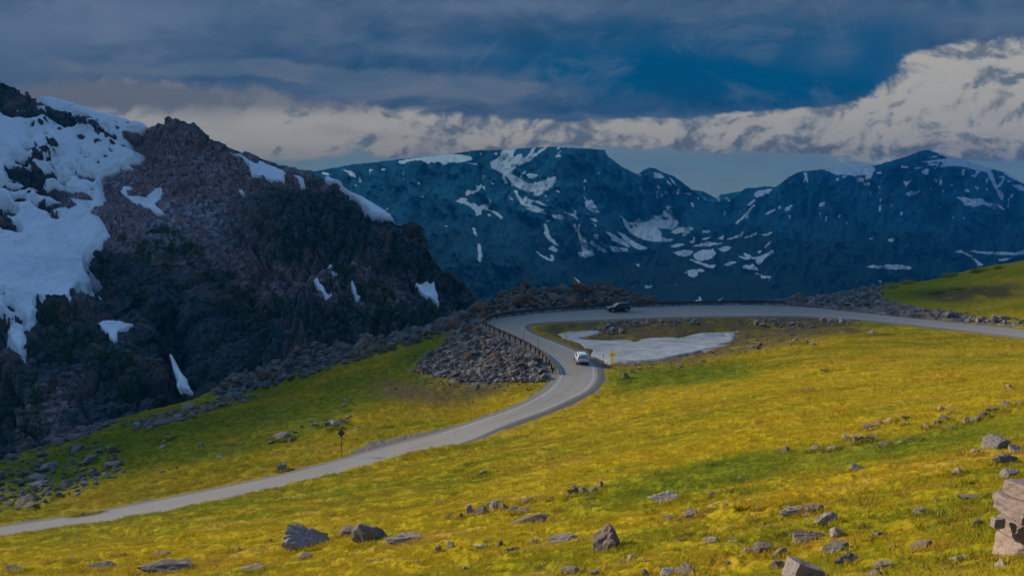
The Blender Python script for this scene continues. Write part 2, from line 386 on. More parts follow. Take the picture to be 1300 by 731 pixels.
# grass: leaf-sized blades standing on the turf
def make_grass():
    n0 = 720000
    a = np.radians(rng.uniform(-33, 33, n0)); r = np.exp(rng.uniform(math.log(11), math.log(150), n0))
    x, y = np.sin(a)*r, np.cos(a)*r
    hide = np.clip(bil(stony, x, y)*1.1 + bil(M_POND, x, y)*2 + bil(M_PULL, x, y)*2 + sstep(2.0, .8, bil(RD, x, y))*2 + .85*bil(M_BROWN, x, y), 0, 1)
    dens = .35+.65*sstep(-.35, .25, fbm(x*.7, y*.7, x*0+3, 3))
    k = rng.random(n0) < (1-hide)*dens; x, y, r = x[k], y[k], r[k]; big = np.ones(len(x))
    for (qx, qy, qw) in ROCKS_AT:                          # longer tufts round the foot of each rock
        kk = int(26 + 40*qw); t = rng.uniform(math.pi, 2*math.pi, kk); rr_ = qw*.5*rng.uniform(.92, 1.25, kk)
        x = np.r_[x, qx+np.cos(t)*rr_]; y = np.r_[y, qy+np.sin(t)*rr_*.9]; big = np.r_[big, rng.uniform(1.2, 2.3, kk)]
    r = np.hypot(x, y); m = len(x)
    z = bil(H1, x, y); lush = bil(M_LUSH, x, y)
    NB = 7
    sz = (.040 + .00145*r)*rng.uniform(.6, 1.35, m)*big          # tuft height
    base = np.repeat(np.stack([x, y, z-.02], 1), NB, 0); s = np.repeat(sz, NB); K = m*NB
    ang = rng.uniform(0, 2*math.pi, K); ro = np.sqrt(rng.random(K))*s*1.1
    base[:, 0] += np.cos(ang)*ro; base[:, 1] += np.sin(ang)*ro
    lean = rng.normal(0, .45, (K, 2)) + np.stack([np.cos(ang), np.sin(ang)], 1)*.35 + np.array([.25, -.05])
    hgt = s*rng.uniform(.55, 1.15, K)
    tip = base + np.stack([lean[:, 0]*hgt, lean[:, 1]*hgt, hgt], 1)
    w = s*rng.uniform(.06, .14, K); wa = rng.uniform(0, math.pi, K)
    side = np.stack([np.cos(wa)*w, np.sin(wa)*w, 0*w], 1)
    v = np.stack([base-side, base+side, tip], 1).reshape(-1, 3)
    f = np.arange(K*3).reshape(-1, 3)
    return np_mesh('grass', v, f, False, dict(lush=np.repeat(np.repeat(lush, NB), 3), tip=np.tile([0., 0., 1.], K), rnd=np.repeat(np.repeat(rng.random(m), NB)*.75+rng.random(K)*.25, 3)))
bm_, n, b, out = new_mat('grass_blades')
p = n.pos(); col = turf_colour(n, p)
col = n.mix(n.mul(n.attr('tip'), .15), col, STRAW)
rn = n.attr('rnd'); col = n.mix(n.ss(.46, .02, rn), col, n.mix(.6, col, (.03, .03, .004))); col = n.mix(n.mul(n.ss(.72, .98, rn), .55), col, n.mix(.5, col, (.62, .46, .12)))
n.put(b.inputs['Base Color'], col); b.inputs['Roughness'].default_value = .8; b.inputs['Specular IOR Level'].default_value = .15
nm = n.node('ShaderNodeVectorMath', operation='ADD'); n.put(nm.inputs[0], n.nrm()); nm.inputs[1].default_value = (-.15, -.1, .55)
nn = n.node('ShaderNodeVectorMath', operation='NORMALIZE'); n.l.new(nm.outputs[0], nn.inputs[0]); n.l.new(nn.outputs[0], b.inputs['Normal'])
tr = n.node('ShaderNodeBsdfTranslucent'); n.put(tr.inputs[0], col); mx = n.node('ShaderNodeMixShader'); mx.inputs[0].default_value = .3
n.l.new(b.outputs[0], mx.inputs[1]); n.l.new(tr.outputs[0], mx.inputs[2]); n.l.new(mx.outputs[0], out.inputs[0])

# ------------------------------------------------------------------ road surface and paint
am, n, b, out = new_mat('asphalt')
p = n.pos()
c = n.mix(n.noise(p, .35, 5, .6), (.215, .198, .178), (.29, .265, .235)); c = n.mix(n.mul(n.noise(p, 9, 4, .7), .35), c, (.35, .32, .285))
crk = n.voro(n.map(p, (.16, .16, .16)), 1.0, 'DISTANCE_TO_EDGE'); c = n.mix(n.mul(n.ss(.0035, .001, crk), .3), c, (.03, .03, .03))
n.put(b.inputs['Base Color'], c); b.inputs['Roughness'].default_value = .85; n.put(b.inputs['Normal'], n.bump(n.noise(p, 14, 4, .7), .3, .02))
def strip(name, t0, t1, lift, mat, i0=0, i1=NS, nc=2, parent=None, wob=0, seg=None):
    """a ribbon of the road between cross fractions t0..t1 (0 far edge, 1 near edge)"""
    t0 = np.full(NS, t0) if np.isscalar(t0) else t0; t1 = np.full(NS, t1) if np.isscalar(t1) else t1
    rows = []
    for k in range(nc):
        t = t0 + (t1-t0)*k/(nc-1)
        rows.append(RF*(1-t[:, None]) + RN*t[:, None] + np.array([0, 0, lift]))
    v = np.stack(rows, 1)[i0:i1]; nr = len(v)
    keep = None
    if seg is not None:
        L = np.r_[0, np.cumsum(np.linalg.norm(np.diff(RC[i0:i1], axis=0), axis=1))]
        keep = np.repeat((((L[:-1]+L[1:])/2 % seg[0]) < seg[1])[:, None], nc-1, 1)
    return link(name, np_mesh(name, v.reshape(-1, 3), grid_faces(nr, nc, keep), True), mat, parent)
RWID = np.linalg.norm((RN-RF)[:, :2], axis=1)
white = flat('white_road_paint', (.40, .40, .395), .7, var=.35, scale=.8); yellow = flat('yellow_road_paint', (.30, .21, .08), .7, var=.3, scale=.8)
road = tag(strip('road', 0., 1., 0., am, nc=7), kind='structure', label='grey two lane mountain road curling round the hairpin')
# vertical skirt so that the pavement is a slab
for nm_, E in (('road_shoulder', RF), ('road_shoulder', RN)):
    oth = RN if E is RF else RF; d = (E-oth); d[:, 2] = 0; d /= np.linalg.norm(d, axis=1)[:, None]
    v = np.stack([E+np.array([0, 0, -.004]), E+d*.7+np.array([0, 0, -.04]), E+d*1.5+np.array([0, 0, -.42])], 1).reshape(-1, 3)
    sh, n, b, out = new_mat('gravel_shoulder'); p = n.pos()
    n.put(b.inputs['Base Color'], n.mix(n.noise(p, 3, 6, .7), (.10, .088, .075), (.24, .21, .18))); b.inputs['Roughness'].default_value = .95
    link('gravel_shoulder', np_mesh('gravel_shoulder', v, grid_faces(NS, 3), True), sh, road)
lo = .35/RWID; w_ = .11/RWID
strip('edge_line', lo, lo+w_*1.3, .006, white, i0=st(10), parent=road)
strip('edge_line', 1-lo*1.2-w_*1.3, 1-lo*1.2, .006, white, i0=st(12), parent=road)
strip('centre_line', .5-w_*1.5, .5-w_*.5, .006, yellow, i0=st(9), parent=road)
strip('centre_line', .5+w_*.5, .5+w_*1.5, .006, yellow, i0=st(9), parent=road, seg=(12, 4.5))

# ------------------------------------------------------------------ rock
def rock_mat(name, a, b_, c_, lichen=.35, bump=.5, sc=1.0):
    m, n, b, out = new_mat(name)
    o = n.objco(); r = n.orand(); p = n.pos()
    v = n.node('ShaderNodeVectorMath', operation='ADD'); n.put(v.inputs[0], p); n.put(v.inputs[1], r); p = v.outputs[0]
    col = n.mix(n.ss(.3, .7, n.noise(p, 1.3*sc, 6, .65)), a, b_)
    col = n.mix(n.ss(.35, .8, n.add(n.mul(r, .6), n.mul(n.noise(p, .9*sc, 4, .6), .5))), col, c_)
    col = n.mix(n.mul(n.ss(.55, .68, n.noise(p, 3.2*sc, 6, .7)), lichen), col, (.035, .034, .03))
    col = n.mix(n.mul(n.ss(.58, .7, n.noise(p, 5.2*sc, 5, .7)), lichen), col, (.33, .31, .27))
    col = n.mix(n.mul(r, .35), col, n.mix(.5, col, (.02, .02, .02)))
    n.put(b.inputs['Base Color'], col); b.inputs['Roughness'].default_value = .88; b.inputs['Specular IOR Level'].default_value = .2
    n.put(b.inputs['Normal'], n.bump(n.add(n.noise(p, 6*sc, 8, .7), n.mul(n.voro(p, 3*sc, 'DISTANCE_TO_EDGE'), .6)), bump, .12/sc))
    return m
R_GREY = rock_mat('grey_granite', (.20, .18, .165), (.40, .35, .315), (.32, .255, .22))
R_PINK = rock_mat('pink_granite', (.30, .19, .145), (.42, .30, .24), (.27, .225, .20), .22, .45)
R_DARK = rock_mat('dark_gneiss', (.085, .077, .07), (.20, .17, .15), (.24, .165, .13), .3)
R_RIDGE = rock_mat('russet_gneiss', (.065, .052, .045), (.17, .12, .095), (.24, .115, .075), .3)
R_SCREE = rock_mat('scree_granite', (.15, .14, .13), (.34, .315, .29), (.28, .215, .18), .3)
ROCKS_AT = []
R_BLOCK = rock_mat('pale_block_granite', (.25, .175, .14), (.35, .26, .215), (.28, .24, .225), .25, .45)
R_BLUSH = rock_mat('grey_block_granite', (.20, .185, .175), (.31, .29, .275), (.29, .22, .19), .3, .45)
def rock_shape(seed, sub=3, planes=11, rough=.07, lo=.42, block=False):
    g = np.random.default_rng(seed)
    bm = bmesh.new(); bmesh.ops.create_icosphere(bm, subdivisions=sub, radius=1)
    d = np.array([v.co[:] for v in bm.verts]); d /= np.linalg.norm(d, axis=1)[:, None]
    nr = g.normal(size=(planes, 3)); nr /= np.linalg.norm(nr, axis=1)[:, None]; c = g.uniform(lo, 1.0, planes)
    dot = d @ nr.T; r = np.where(dot > .08, c/np.maximum(dot, .08), 9).min(1); r = np.minimum(r, 1.25)
    if block: rough = .03
    if block: r = np.minimum(.78/np.max(np.abs(d), axis=1)*(.9+.1*np.abs(d).max(1)), np.where(dot > .08, (c*.55+.62)/np.maximum(dot, .08), 9).min(1))
    o = g.uniform(0, 90, 3)
    r = r*(1 + rough*fbm(d[:, 0]*2+o[0], d[:, 1]*2+o[1], d[:, 2]*2+o[2], 5, .6))
    f1, f2, cc = worley(d[:, 0]*2.2+o[1], d[:, 1]*2.2+o[0], d[:, 2]*2.2+o[2])
    r = r*(1 - (.0 if block else .10)*sstep(.16, 0, f2-f1))
    v = d*r[:, None]; v /= np.abs(v).max(0)
    f = np.array([[q.index for q in fc.verts] for fc in bm.faces]); bm.free()
    return v, f
def block_shape(seed, n=14):
    g = np.random.default_rng(seed); bm = bmesh.new(); bmesh.ops.create_cube(bm, size=2)
    bmesh.ops.subdivide_edges(bm, edges=bm.edges, cuts=n, use_grid_fill=True)
    p = np.array([v.co[:] for v in bm.verts]); f = [[q.index for q in fc.verts] for fc in bm.faces]; bm.free()
    p *= (1 + g.uniform(-.12, .12, (2, 2, 2))[(p[:, 0] > 0).astype(int), (p[:, 1] > 0).astype(int), (p[:, 2] > 0).astype(int)][:, None]*np.abs(p).min(1)[:, None])
    nr = g.normal(size=(6, 3)); nr /= np.linalg.norm(nr, axis=1)[:, None]
    for q in nr:
        c_ = np.abs(q).sum()*g.uniform(.70, .92); e = np.maximum(p @ q - c_, 0); p -= q*e[:, None]
    l = np.linalg.norm(p, axis=1)[:, None]; p = p*(1-.05*np.maximum(l-1.25, 0)/.5)
    o = g.uniform(0, 60, 3); p += .05*np.stack([fbm(p[:, 0]*1.7+o[k], p[:, 1]*1.7+o[1], p[:, 2]*1.7+k*9, 5, .6) for k in range(3)], 1)
    p /= np.abs(p).max(0); return p, np.array(f)
def rock_me(seed, sub, mat, **k):
    v, f = block_shape(seed) if k.pop('block', False) else rock_shape(seed, sub, **k); me = np_mesh('boulder', v, f, False); me.materials.append(mat); return me
PROT = {}
def proto(kind, i):
    if (kind, i) not in PROT:
        mat = dict(block=None, grey=R_GREY, pink=R_PINK, dark=R_DARK, ridge=R_RIDGE, scree=R_SCREE)[kind]
        sub = 4 if kind in ('grey', 'pink') else 3
        PROT[kind, i] = rock_me(700+i, 4, R_BLOCK if i % 2 == 0 else R_BLUSH, planes=7, rough=.045, block=True) if kind == 'block' else rock_me(100+i*7+len(kind)*31, sub, mat, planes=8+i % 5*2, rough=.08+.03*(i % 3))
    return PROT[kind, i]
def put_rock(name, kind, i, loc, size, rz=0, label=None, cat='rock', group=None, tilt=None, sink=.25):
    o = link(name, proto(kind, i)); o.scale = (size[0]/2, size[1]/2, size[2]/2)
    o.rotation_euler = (*(tilt or (0, 0)), rz); o.location = (loc[0], loc[1], loc[2] + size[2]*(.5-sink))
    return tag(o, label, cat, group)
# ------------------------------------------------------------------ left mountain
RIDGE_L = np.array([(-130,62),(-80,78),(-20,95),(0,98),(8,101),(13,108),(20,109),(27,116),(31,117),(33,114),(38,114),(39,122),(60,127),(100,139),(140,151),(180,162),(190,162),(210,156),(214,152.5),(228,154),(245,157),(258,169),(268,173),(280,179),(290,183),(310,191),(325,197),(345,204),(370,212),(395,218),(410,227),(440,243),(470,260),(495,278),(500,277),(512,280),(530,291),(545,315),(560,335),(575,350),(590,363),(608,375),(650,391),(700,410)], float)
DL = [(-130,62,620),(0,98,560),(40,122,545),(100,139,520),(180,162,470),(225,155,430),(260,170,420),(330,198,410),(395,218,400),(440,243,395),(500,277,375),(545,315,355),(600,372,330),(700,410,300),
      (50,200,480),(50,250,445),(120,200,465),(0,250,440),(-100,300,400),(150,250,430),(110,290,410),(60,320,372),(0,330,360),(110,330,378),(125,360,362),(50,380,335),(0,380,325),(30,430,300),(-50,450,280),
      (130,310,366),(170,310,352),(135,360,338),(100,390,318),(75,420,295),(120,440,285),(60,480,262),(0,500,250),(0,580,225),(120,520,245),(-100,560,230),
      (200,380,318),(170,400,322),(215,450,300),(205,420,318),(230,490,262),(240,470,275),(180,480,262),(160,440,280),(260,460,262),(250,400,305),(290,420,285),(300,480,245),(270,520,235),
      (230,240,402),(300,300,352),(280,250,385),(350,250,380),(230,330,345),(330,360,315),(400,300,345),(450,300,352),(500,330,345),(420,400,288),(360,440,262),(500,420,285),(550,380,312),(480,470,255),(560,440,285),(640,430,285),(400,520,230),(150,600,220),(300,560,225),(620,480,270),(500,540,245)]
LX0, LX1, LST = -120, 690, .9
lx = np.arange(LX0, LX1, LST); LNR = 500; LBACK = 40
rl = np.interp(lx, RIDGE_L[:, 0], RIDGE_L[:, 1]); bot = np.interp(lx, [-120, 0, 270, 430, 570, 690], [640, 620, 545, 490, 450, 440])
vv = np.linspace(0, 1, LNR)**1.0
rls = np.convolve(np.pad(rl, 40, mode='edge'), np.hanning(61)/np.hanning(61).sum(), 'same')[40:-40]
LPX = np.repeat(lx[None], LNR, 0); LPY = rls[None]*(1-vv[:, None]) + bot[None]*vv[:, None]; LPY = LPY + (rl-rls)[None]*np.exp(-(LPY-rls[None])/16)
DL = np.array(DL, float); dl = TPS(DL[:, :2], DL[:, 2], 'r', 1e-4)
D0 = blur(dl(LPX, LPY), 14)
S3 = at_d(LPX.ravel(), LPY.ravel(), D0.ravel()).reshape(LNR, len(lx), 3)
back = []
for k in range(1, LBACK+1):                  # the far side of the ridge
    t = (k/LBACK)**1.6; q = S3[0].copy(); u = q[:, :2]/np.linalg.norm(q[:, :2], axis=1)[:, None]
    q[:, :2] += u*(2+220*t); q[:, 2] -= 160*t**1.25 + .4*k**.5; back.append(q)
S3 = np.concatenate([np.array(back[::-1]), S3], 0)
LPXf = np.concatenate([np.repeat(lx[None], LBACK, 0), LPX], 0); LPYf = np.concatenate([np.repeat(rl[None]-30, LBACK, 0)+np.linspace(-30, 29, LBACK)[:, None], LPY], 0)
def normals(S):
    du = np.gradient(S, axis=1); dv = np.gradient(S, axis=0); nn = np.cross(dv, du); nn /= np.linalg.norm(nn, axis=2)[..., None]+1e-9
    return nn
def blur3(A, k): return np.stack([blur(A[..., i], k) for i in range(3)], -1)
NL = normals(blur3(S3, 10)); NL *= np.sign((NL*-S3).sum(-1).mean())
NL[:LBACK] *= 1
def zp(ox, oy, s, pts): return [(ox+x/s, oy+y/s) for x, y in pts]
BIG = [(-140,110),(-20,118),(-10,128),(2,131),(20,129),(35,132),(47,130),(39,120),(60,120),(100,130),(140,142),(180,153),(192,160),(178,168),(160,172),(163,185),(176,192),(175,205),(163,208),(168,214),(150,217),(128,228),(130,240),(135,255),(133,265),(120,270),(118,274),(130,280),(135,290),(138,298),(128,302),(118,320),(110,335),(116,352),(124,368),(100,368),(92,380),(94,393),(85,388),(78,392),(66,385),(60,392),(47,382),(45,392),(52,395),(46,402),(45,412),(35,420),(36,438),(30,452),(34,462),(20,450),(10,440),(8,425),(10,412),(0,405),(-140,395)]
HOLES = [[(-150,60),(-10,90),(0,90),(8,98),(12,106),(20,106),(27,115),(38,112),(39,122),(30,123),(46,130),(35,131.5),(20,129),(-10,126),(-150,112)],
 [(-60,128),(10,130),(20,136),(40,139),(50,140),(70,146),(90,148),(103,152),(80,156),(60,151),(40,147),(20,146),(5,140),(-60,136)],
 [(16,215),(26,211),(45,213),(53,219),(60,216),(65,222),(53,224),(50,231),(35,227),(16,222)],[(-30,232),(20,232),(45,235),(48,238),(30,240),(-30,238)],
 [(52,243),(70,238),(85,245),(105,248),(112,255),(90,256),(60,249)],[(45,258),(60,260),(85,258),(94,265),(85,268),(58,267)],[(-30,257),(5,257),(17,268),(12,275),(-30,272)],
 [(-20,275),(5,278),(18,285),(23,292),(10,288),(-20,284)],[(18,247),(30,248),(32,253),(20,253)],[(102,224),(120,227),(118,231),(104,229)],[(74,227),(89,229),(80,233)],[(65,271),(74,274),(72,278),(66,276)],
 [(5,385),(15,388),(20,397),(10,396)],[(18,400),(30,405),(33,415),(22,410)],[(-30,395),(12,402),(17,412),(5,414),(-30,412)],[(-25,370),(5,370),(6,380),(-25,381)],
 [(124,166),(133,167),(133,171),(124,171)],[(140,176),(150,177),(149,181),(140,180)],[(107,161),(119,162),(118,166),(108,165)],[(71,192),(78,192),(78,196),(71,196)],[(54,197),(66,196),(60,200)],[(36,189),(48,190),(47,193),(36,192)],
 [(20,202),(40,200),(53,201),(53,207),(40,206),(24,206)],[(60,203),(66,203),(66,207),(60,207)],[(40,157),(45,158),(44,162),(40,162)],[(52,158),(57,159),(56,162),(52,161)],[(57,155),(64,157),(62,158)],[(104,176),(109,177),(107,181),(104,180)],[(80,156),(90,158),(88,160),(80,159)]]
HOLES = [[(sum(q[0] for q in h_)/len(h_)*(1-k_)+k_*a_, sum(q[1] for q in h_)/len(h_)*(1-k_)+k_*b_) for a_, b_ in h_] for h_ in HOLES for k_ in ((1.28 if h_[0][1] < 340 else 1.0),)]
for _ in range(110):                          # single stones standing out of the snow
    x, y = rng.uniform(20, 165), rng.uniform(150, 272); s = rng.uniform(.9, 2.3)
    HOLES.append([(x-s*1.5, y), (x, y-s*.8), (x+s*1.5, y), (x, y+s*.8)])
SNOWS = [(BIG, HOLES, 'broad white snowfield dotted with stones on the left mountainside', 2.2),
 (zp(100,380,4.57,[(85,155),(105,145),(200,165),(240,165),(315,180),(270,192),(228,205),(228,240),(205,262),(178,238),(120,198)]), [], 'small wedge of snow on a ledge under the big snowfield', 1.2),
 ([(216,466),(224,468),(234,480),(246,492),(254,503),(258,515),(242,519),(232,498),(222,480)], [], 'long snow tongue in the dark gully above the grass edge', 8.0),
 (zp(100,380,4.57,[(310,690),(345,660),(400,650),(408,670),(330,730)]), [], 'low strip of snow at the foot of the cliff beside the grass edge', 1.8),
 (zp(130,140,4.875,[(115,512),(140,475),(182,475),(187,500),(162,512),(172,545),(230,560),(290,570),(350,515),(392,515),(392,555),(342,608),(382,640),(392,660),(340,652),(270,617),(210,607),(178,572)]), [], 'ragged snow patch among pink boulders below the summit', 1.0),
 (zp(280,170,4.567,[(45,92),(100,120),(160,155),(218,182),(222,160),(360,222),(380,245),(368,290),(330,285),(265,265),(180,245),(162,180),(120,142)]), [], 'wide white snow patch just under the sloping ridge line', 1.2),
 (zp(280,170,4.567,[(412,240),(480,272),(500,310),(490,325),(450,282)]), [], 'narrow snow streak beneath the ridge right of the wide patch', 1.0),
 (zp(280,170,4.567,[(596,255),(680,280),(740,310),(820,350),(1003,480),(1003,494),(960,502),(880,482),(830,425),(760,360),(690,315),(610,292)]), [], 'blue tinted snow cornice hanging along the mountain skyline', 1.6),
 (zp(350,310,4.57,[(217,202),(242,208),(268,260),(318,308),(322,360),(284,322),(243,262)]), [], 'slanting snow streak in the middle of the dark cliff', 1.2),
 (zp(350,310,4.57,[(286,104),(330,119),(368,143),(310,139)]), [], 'thin snow sliver high on the dark cliff', 1.0),
 (zp(350,310,4.57,[(426,266),(462,288),(492,328),(460,336)]), [], 'short triangular snow streak low on the dark cliff', 1.0),
 (zp(350,310,4.57,[(808,248),(850,268),(912,277),(948,362),(900,338),(848,312)]), [], 'bright kite shaped snow patch near the right end of the cliff', 1.2),
 (zp(350,310,4.57,[(790,418),(815,440),(815,466)]), [], 'tiny snow fleck below the kite shaped patch', .9),
 (zp(350,310,4.57,[(78,308),(120,318),(165,332),(110,330)]), [], 'flat snow fleck at the left foot of the cliff', .9),
 (zp(350,310,4.57,[(168,121),(212,145),(195,155)]), [], 'small slanting snow fleck above the cliff', .9),
 (zp(280,170,4.567,[(100,312),(120,312),(140,338),(110,338)]), [], 'small snow fleck below the left end of the wide patch', .9)]
cov = np.zeros(LPXf.shape); masks = []
for poly, holes, lab, th in SNOWS:
    m = inside(poly, LPXf, LPYf)
    for h_ in holes: m &= ~inside(h_, LPXf, LPYf)
    m = blur(m.astype(float), 2); masks.append(m); cov = np.maximum(cov, m)
# rock relief: talus of blocks round the summit, ribs and cracks on the cliffs
tal = np.exp(-(((LPXf-215)/95)**2 + ((LPYf-255)/75)**2)**1.5) + .8*np.exp(-(((LPXf-120)/40)**2+((LPYf-250)/40)**2)) + .7*np.exp(-(((LPXf-340)/70)**2+((LPYf-215)/22)**2)); tal = np.clip(tal*1.25, 0, 1)
x, y, z = S3[..., 0], S3[..., 1], S3[..., 2]
wx = x + 2.5*fbm(x*.05, y*.05, z*.05, 2); wz = z + 2.5*fbm(x*.05+9, y*.05, z*.05, 2)
a1, a2, ac = worley(wx/15, y/15, wz/34); b1, b2, bc = worley(wx/5.2, y/5.2, wz/9.5); c1, c2, cc = worley(wx/1.9, y/1.9, wz/2.6); e1, e2, ec = worley(x/2.9+7, y/2.9, z/2.3)
big_ = fbm(x/55, y/55, z/70, 4)
def lmask(polys, k=9):
    wq = 9*fbm(LPXf/30, LPYf/30, LPXf*0+3, 4); m = np.zeros(LPXf.shape)
    for q in polys: m = np.maximum(m, inside(q, LPXf+wq, LPYf+wq*.8).astype(float))
    return blur(m, k)
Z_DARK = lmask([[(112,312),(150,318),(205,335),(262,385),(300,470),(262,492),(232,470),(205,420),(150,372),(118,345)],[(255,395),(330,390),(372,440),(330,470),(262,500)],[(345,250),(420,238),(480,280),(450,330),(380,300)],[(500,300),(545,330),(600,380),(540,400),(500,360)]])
Z_MOSS = lmask([[(150,300),(215,290),(260,320),(230,345),(170,330)],[(60,400),(110,395),(150,440),(120,470),(60,450)],[(150,440),(200,450),(215,475),(170,500),(130,480)],[(250,330),(330,350),(340,400),(280,390)],[(0,470),(60,480),(80,540),(0,560)],[(430,330),(500,380),(560,400),(470,420),(400,370)]])
Z_RED = lmask([[(150,165),(215,150),(290,190),(330,240),(250,260),(180,250)],[(120,235),(190,240),(190,330),(140,310)],[(270,300),(340,320),(430,340),(470,400),(400,390),(300,350)],[(20,500),(70,480),(100,520),(60,560),(10,560)],[(330,205),(420,232),(400,250),(330,225)],[(440,330),(520,340),(560,390),(500,400)]])
tlt = lambda cidx, f, s_: (np.sin(cidx*47)*(wx/s_) + np.cos(cidx*31)*(wz/s_/1.5)) % 1.0 - .5     # tilted facets
cliff = 8.0*(ac-.5) + 3.5*tlt(ac, a1, 17) - 3.5*sstep(.14, 0, a2-a1) + 2.2*(bc-.5) - 1.4*b1 - 1.3*sstep(.10, 0, b2-b1) + .95*(cc-.5) - .5*c1 - .45*sstep(.14, 0, c2-c1) + 8*big_
talus = 1.3*(ec-.5) - 1.1*e1 - .7*sstep(.22, 0, e2-e1) + .6*(cc-.5) - .5*c1 + 1.0*(bc-.5) + 4.0*big_ + 1.4
calm = np.clip(np.exp(-(((LPXf-205)/75)**2+((LPYf-400)/80)**2)**1.5)*1.2 + np.exp(-(((LPXf-60)/90)**2+((LPYf-520)/70)**2)**1.5), 0, 1)
cliff = cliff*(1-.55*np.clip(calm+Z_DARK*.5, 0, 1)) + 5.5*np.abs(perlin((LPXf+.25*LPYf)/17, LPYf/160, LPXf*0+5))*sstep(300, 360, LPXf) - 10*np.exp(-((LPXf-(212+.10*(LPYf-400)))/9)**2)*sstep(360, 400, LPYf)*sstep(470, 450, LPYf)
rgh = cliff*(1-tal) + talus*tal
edge = np.ones(LPXf.shape); edge[LBACK:] = .35+.65*sstep(0, 18, LPYf[LBACK:]-rl[None]); edge[:LBACK] = .35
damp = 1 - .85*sstep(.75, 1.0, blur((cov > .5).astype(float), 12))
rgh = rgh*edge*damp
rgh[LBACK] *= 1.0
RK = S3 + NL*rgh[..., None]
lm, n, b, out = new_mat('mountain_rock')
p = n.pos(); tl = n.attr('talus')
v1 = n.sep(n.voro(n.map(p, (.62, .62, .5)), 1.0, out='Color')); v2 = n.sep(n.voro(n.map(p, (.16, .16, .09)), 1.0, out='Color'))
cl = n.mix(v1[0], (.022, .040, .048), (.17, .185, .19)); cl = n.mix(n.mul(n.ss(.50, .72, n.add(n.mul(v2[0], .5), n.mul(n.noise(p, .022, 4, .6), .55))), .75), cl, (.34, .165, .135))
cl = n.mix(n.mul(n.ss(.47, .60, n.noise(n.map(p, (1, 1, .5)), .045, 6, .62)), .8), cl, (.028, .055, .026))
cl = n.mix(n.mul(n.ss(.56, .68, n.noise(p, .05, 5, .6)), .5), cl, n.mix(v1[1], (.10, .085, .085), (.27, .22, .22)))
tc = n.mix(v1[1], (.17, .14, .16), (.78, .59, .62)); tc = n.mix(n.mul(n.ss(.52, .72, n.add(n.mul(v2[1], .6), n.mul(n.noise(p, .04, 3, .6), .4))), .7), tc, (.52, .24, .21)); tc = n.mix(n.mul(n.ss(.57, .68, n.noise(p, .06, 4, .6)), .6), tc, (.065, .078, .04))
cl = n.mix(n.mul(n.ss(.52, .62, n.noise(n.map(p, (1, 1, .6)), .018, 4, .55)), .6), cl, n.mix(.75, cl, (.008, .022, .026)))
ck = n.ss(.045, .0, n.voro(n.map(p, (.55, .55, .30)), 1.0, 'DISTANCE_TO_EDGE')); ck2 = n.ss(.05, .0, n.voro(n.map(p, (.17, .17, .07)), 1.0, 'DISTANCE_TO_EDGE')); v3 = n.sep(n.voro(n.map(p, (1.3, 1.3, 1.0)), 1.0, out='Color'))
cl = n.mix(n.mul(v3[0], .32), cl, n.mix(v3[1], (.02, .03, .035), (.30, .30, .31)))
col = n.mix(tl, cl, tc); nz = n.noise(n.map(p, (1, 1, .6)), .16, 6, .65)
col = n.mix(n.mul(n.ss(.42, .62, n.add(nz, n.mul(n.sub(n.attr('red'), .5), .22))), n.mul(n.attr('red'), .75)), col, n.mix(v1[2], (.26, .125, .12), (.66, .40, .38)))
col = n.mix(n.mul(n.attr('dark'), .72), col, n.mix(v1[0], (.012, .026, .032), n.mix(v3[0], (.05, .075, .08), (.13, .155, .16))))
col = n.mix(n.mul(n.attr('moss'), n.ss(.42, .58, n.noise(p, .22, 5, .65))), col, n.mix(n.noise(p, 1.1, 4, .6), (.022, .045, .012), (.075, .105, .025)))
col = n.mix(n.mul(n.add(ck, ck2), .5), col, (.012, .016, .02)); col = n.mix(n.mul(n.ss(.35, .7, n.noise(p, 1.3, 6, .7)), .55), col, n.mix(.6, col, (.02, .022, .025)))
n.put(b.inputs['Base Color'], col); b.inputs['Roughness'].default_value = .9; b.inputs['Specular IOR Level'].default_value = .15
n.put(b.inputs['Normal'], n.bump(n.add(n.noise(n.map(p, (1, 1, .6)), .55, 9, .72), n.mul(n.voro(n.map(p, (1, 1, .6)), .6), .5)), .9, 1.6))
NRT = RK.shape[0]
mo = tag(link('mountain', np_mesh('mountain', RK.reshape(-1, 3), grid_faces(NRT, len(lx)), False, dict(talus=tal, dark=Z_DARK, moss=Z_MOSS, red=Z_RED)), lm), kind='structure', label='steep dark rocky mountain with pink boulders and snow on the left')
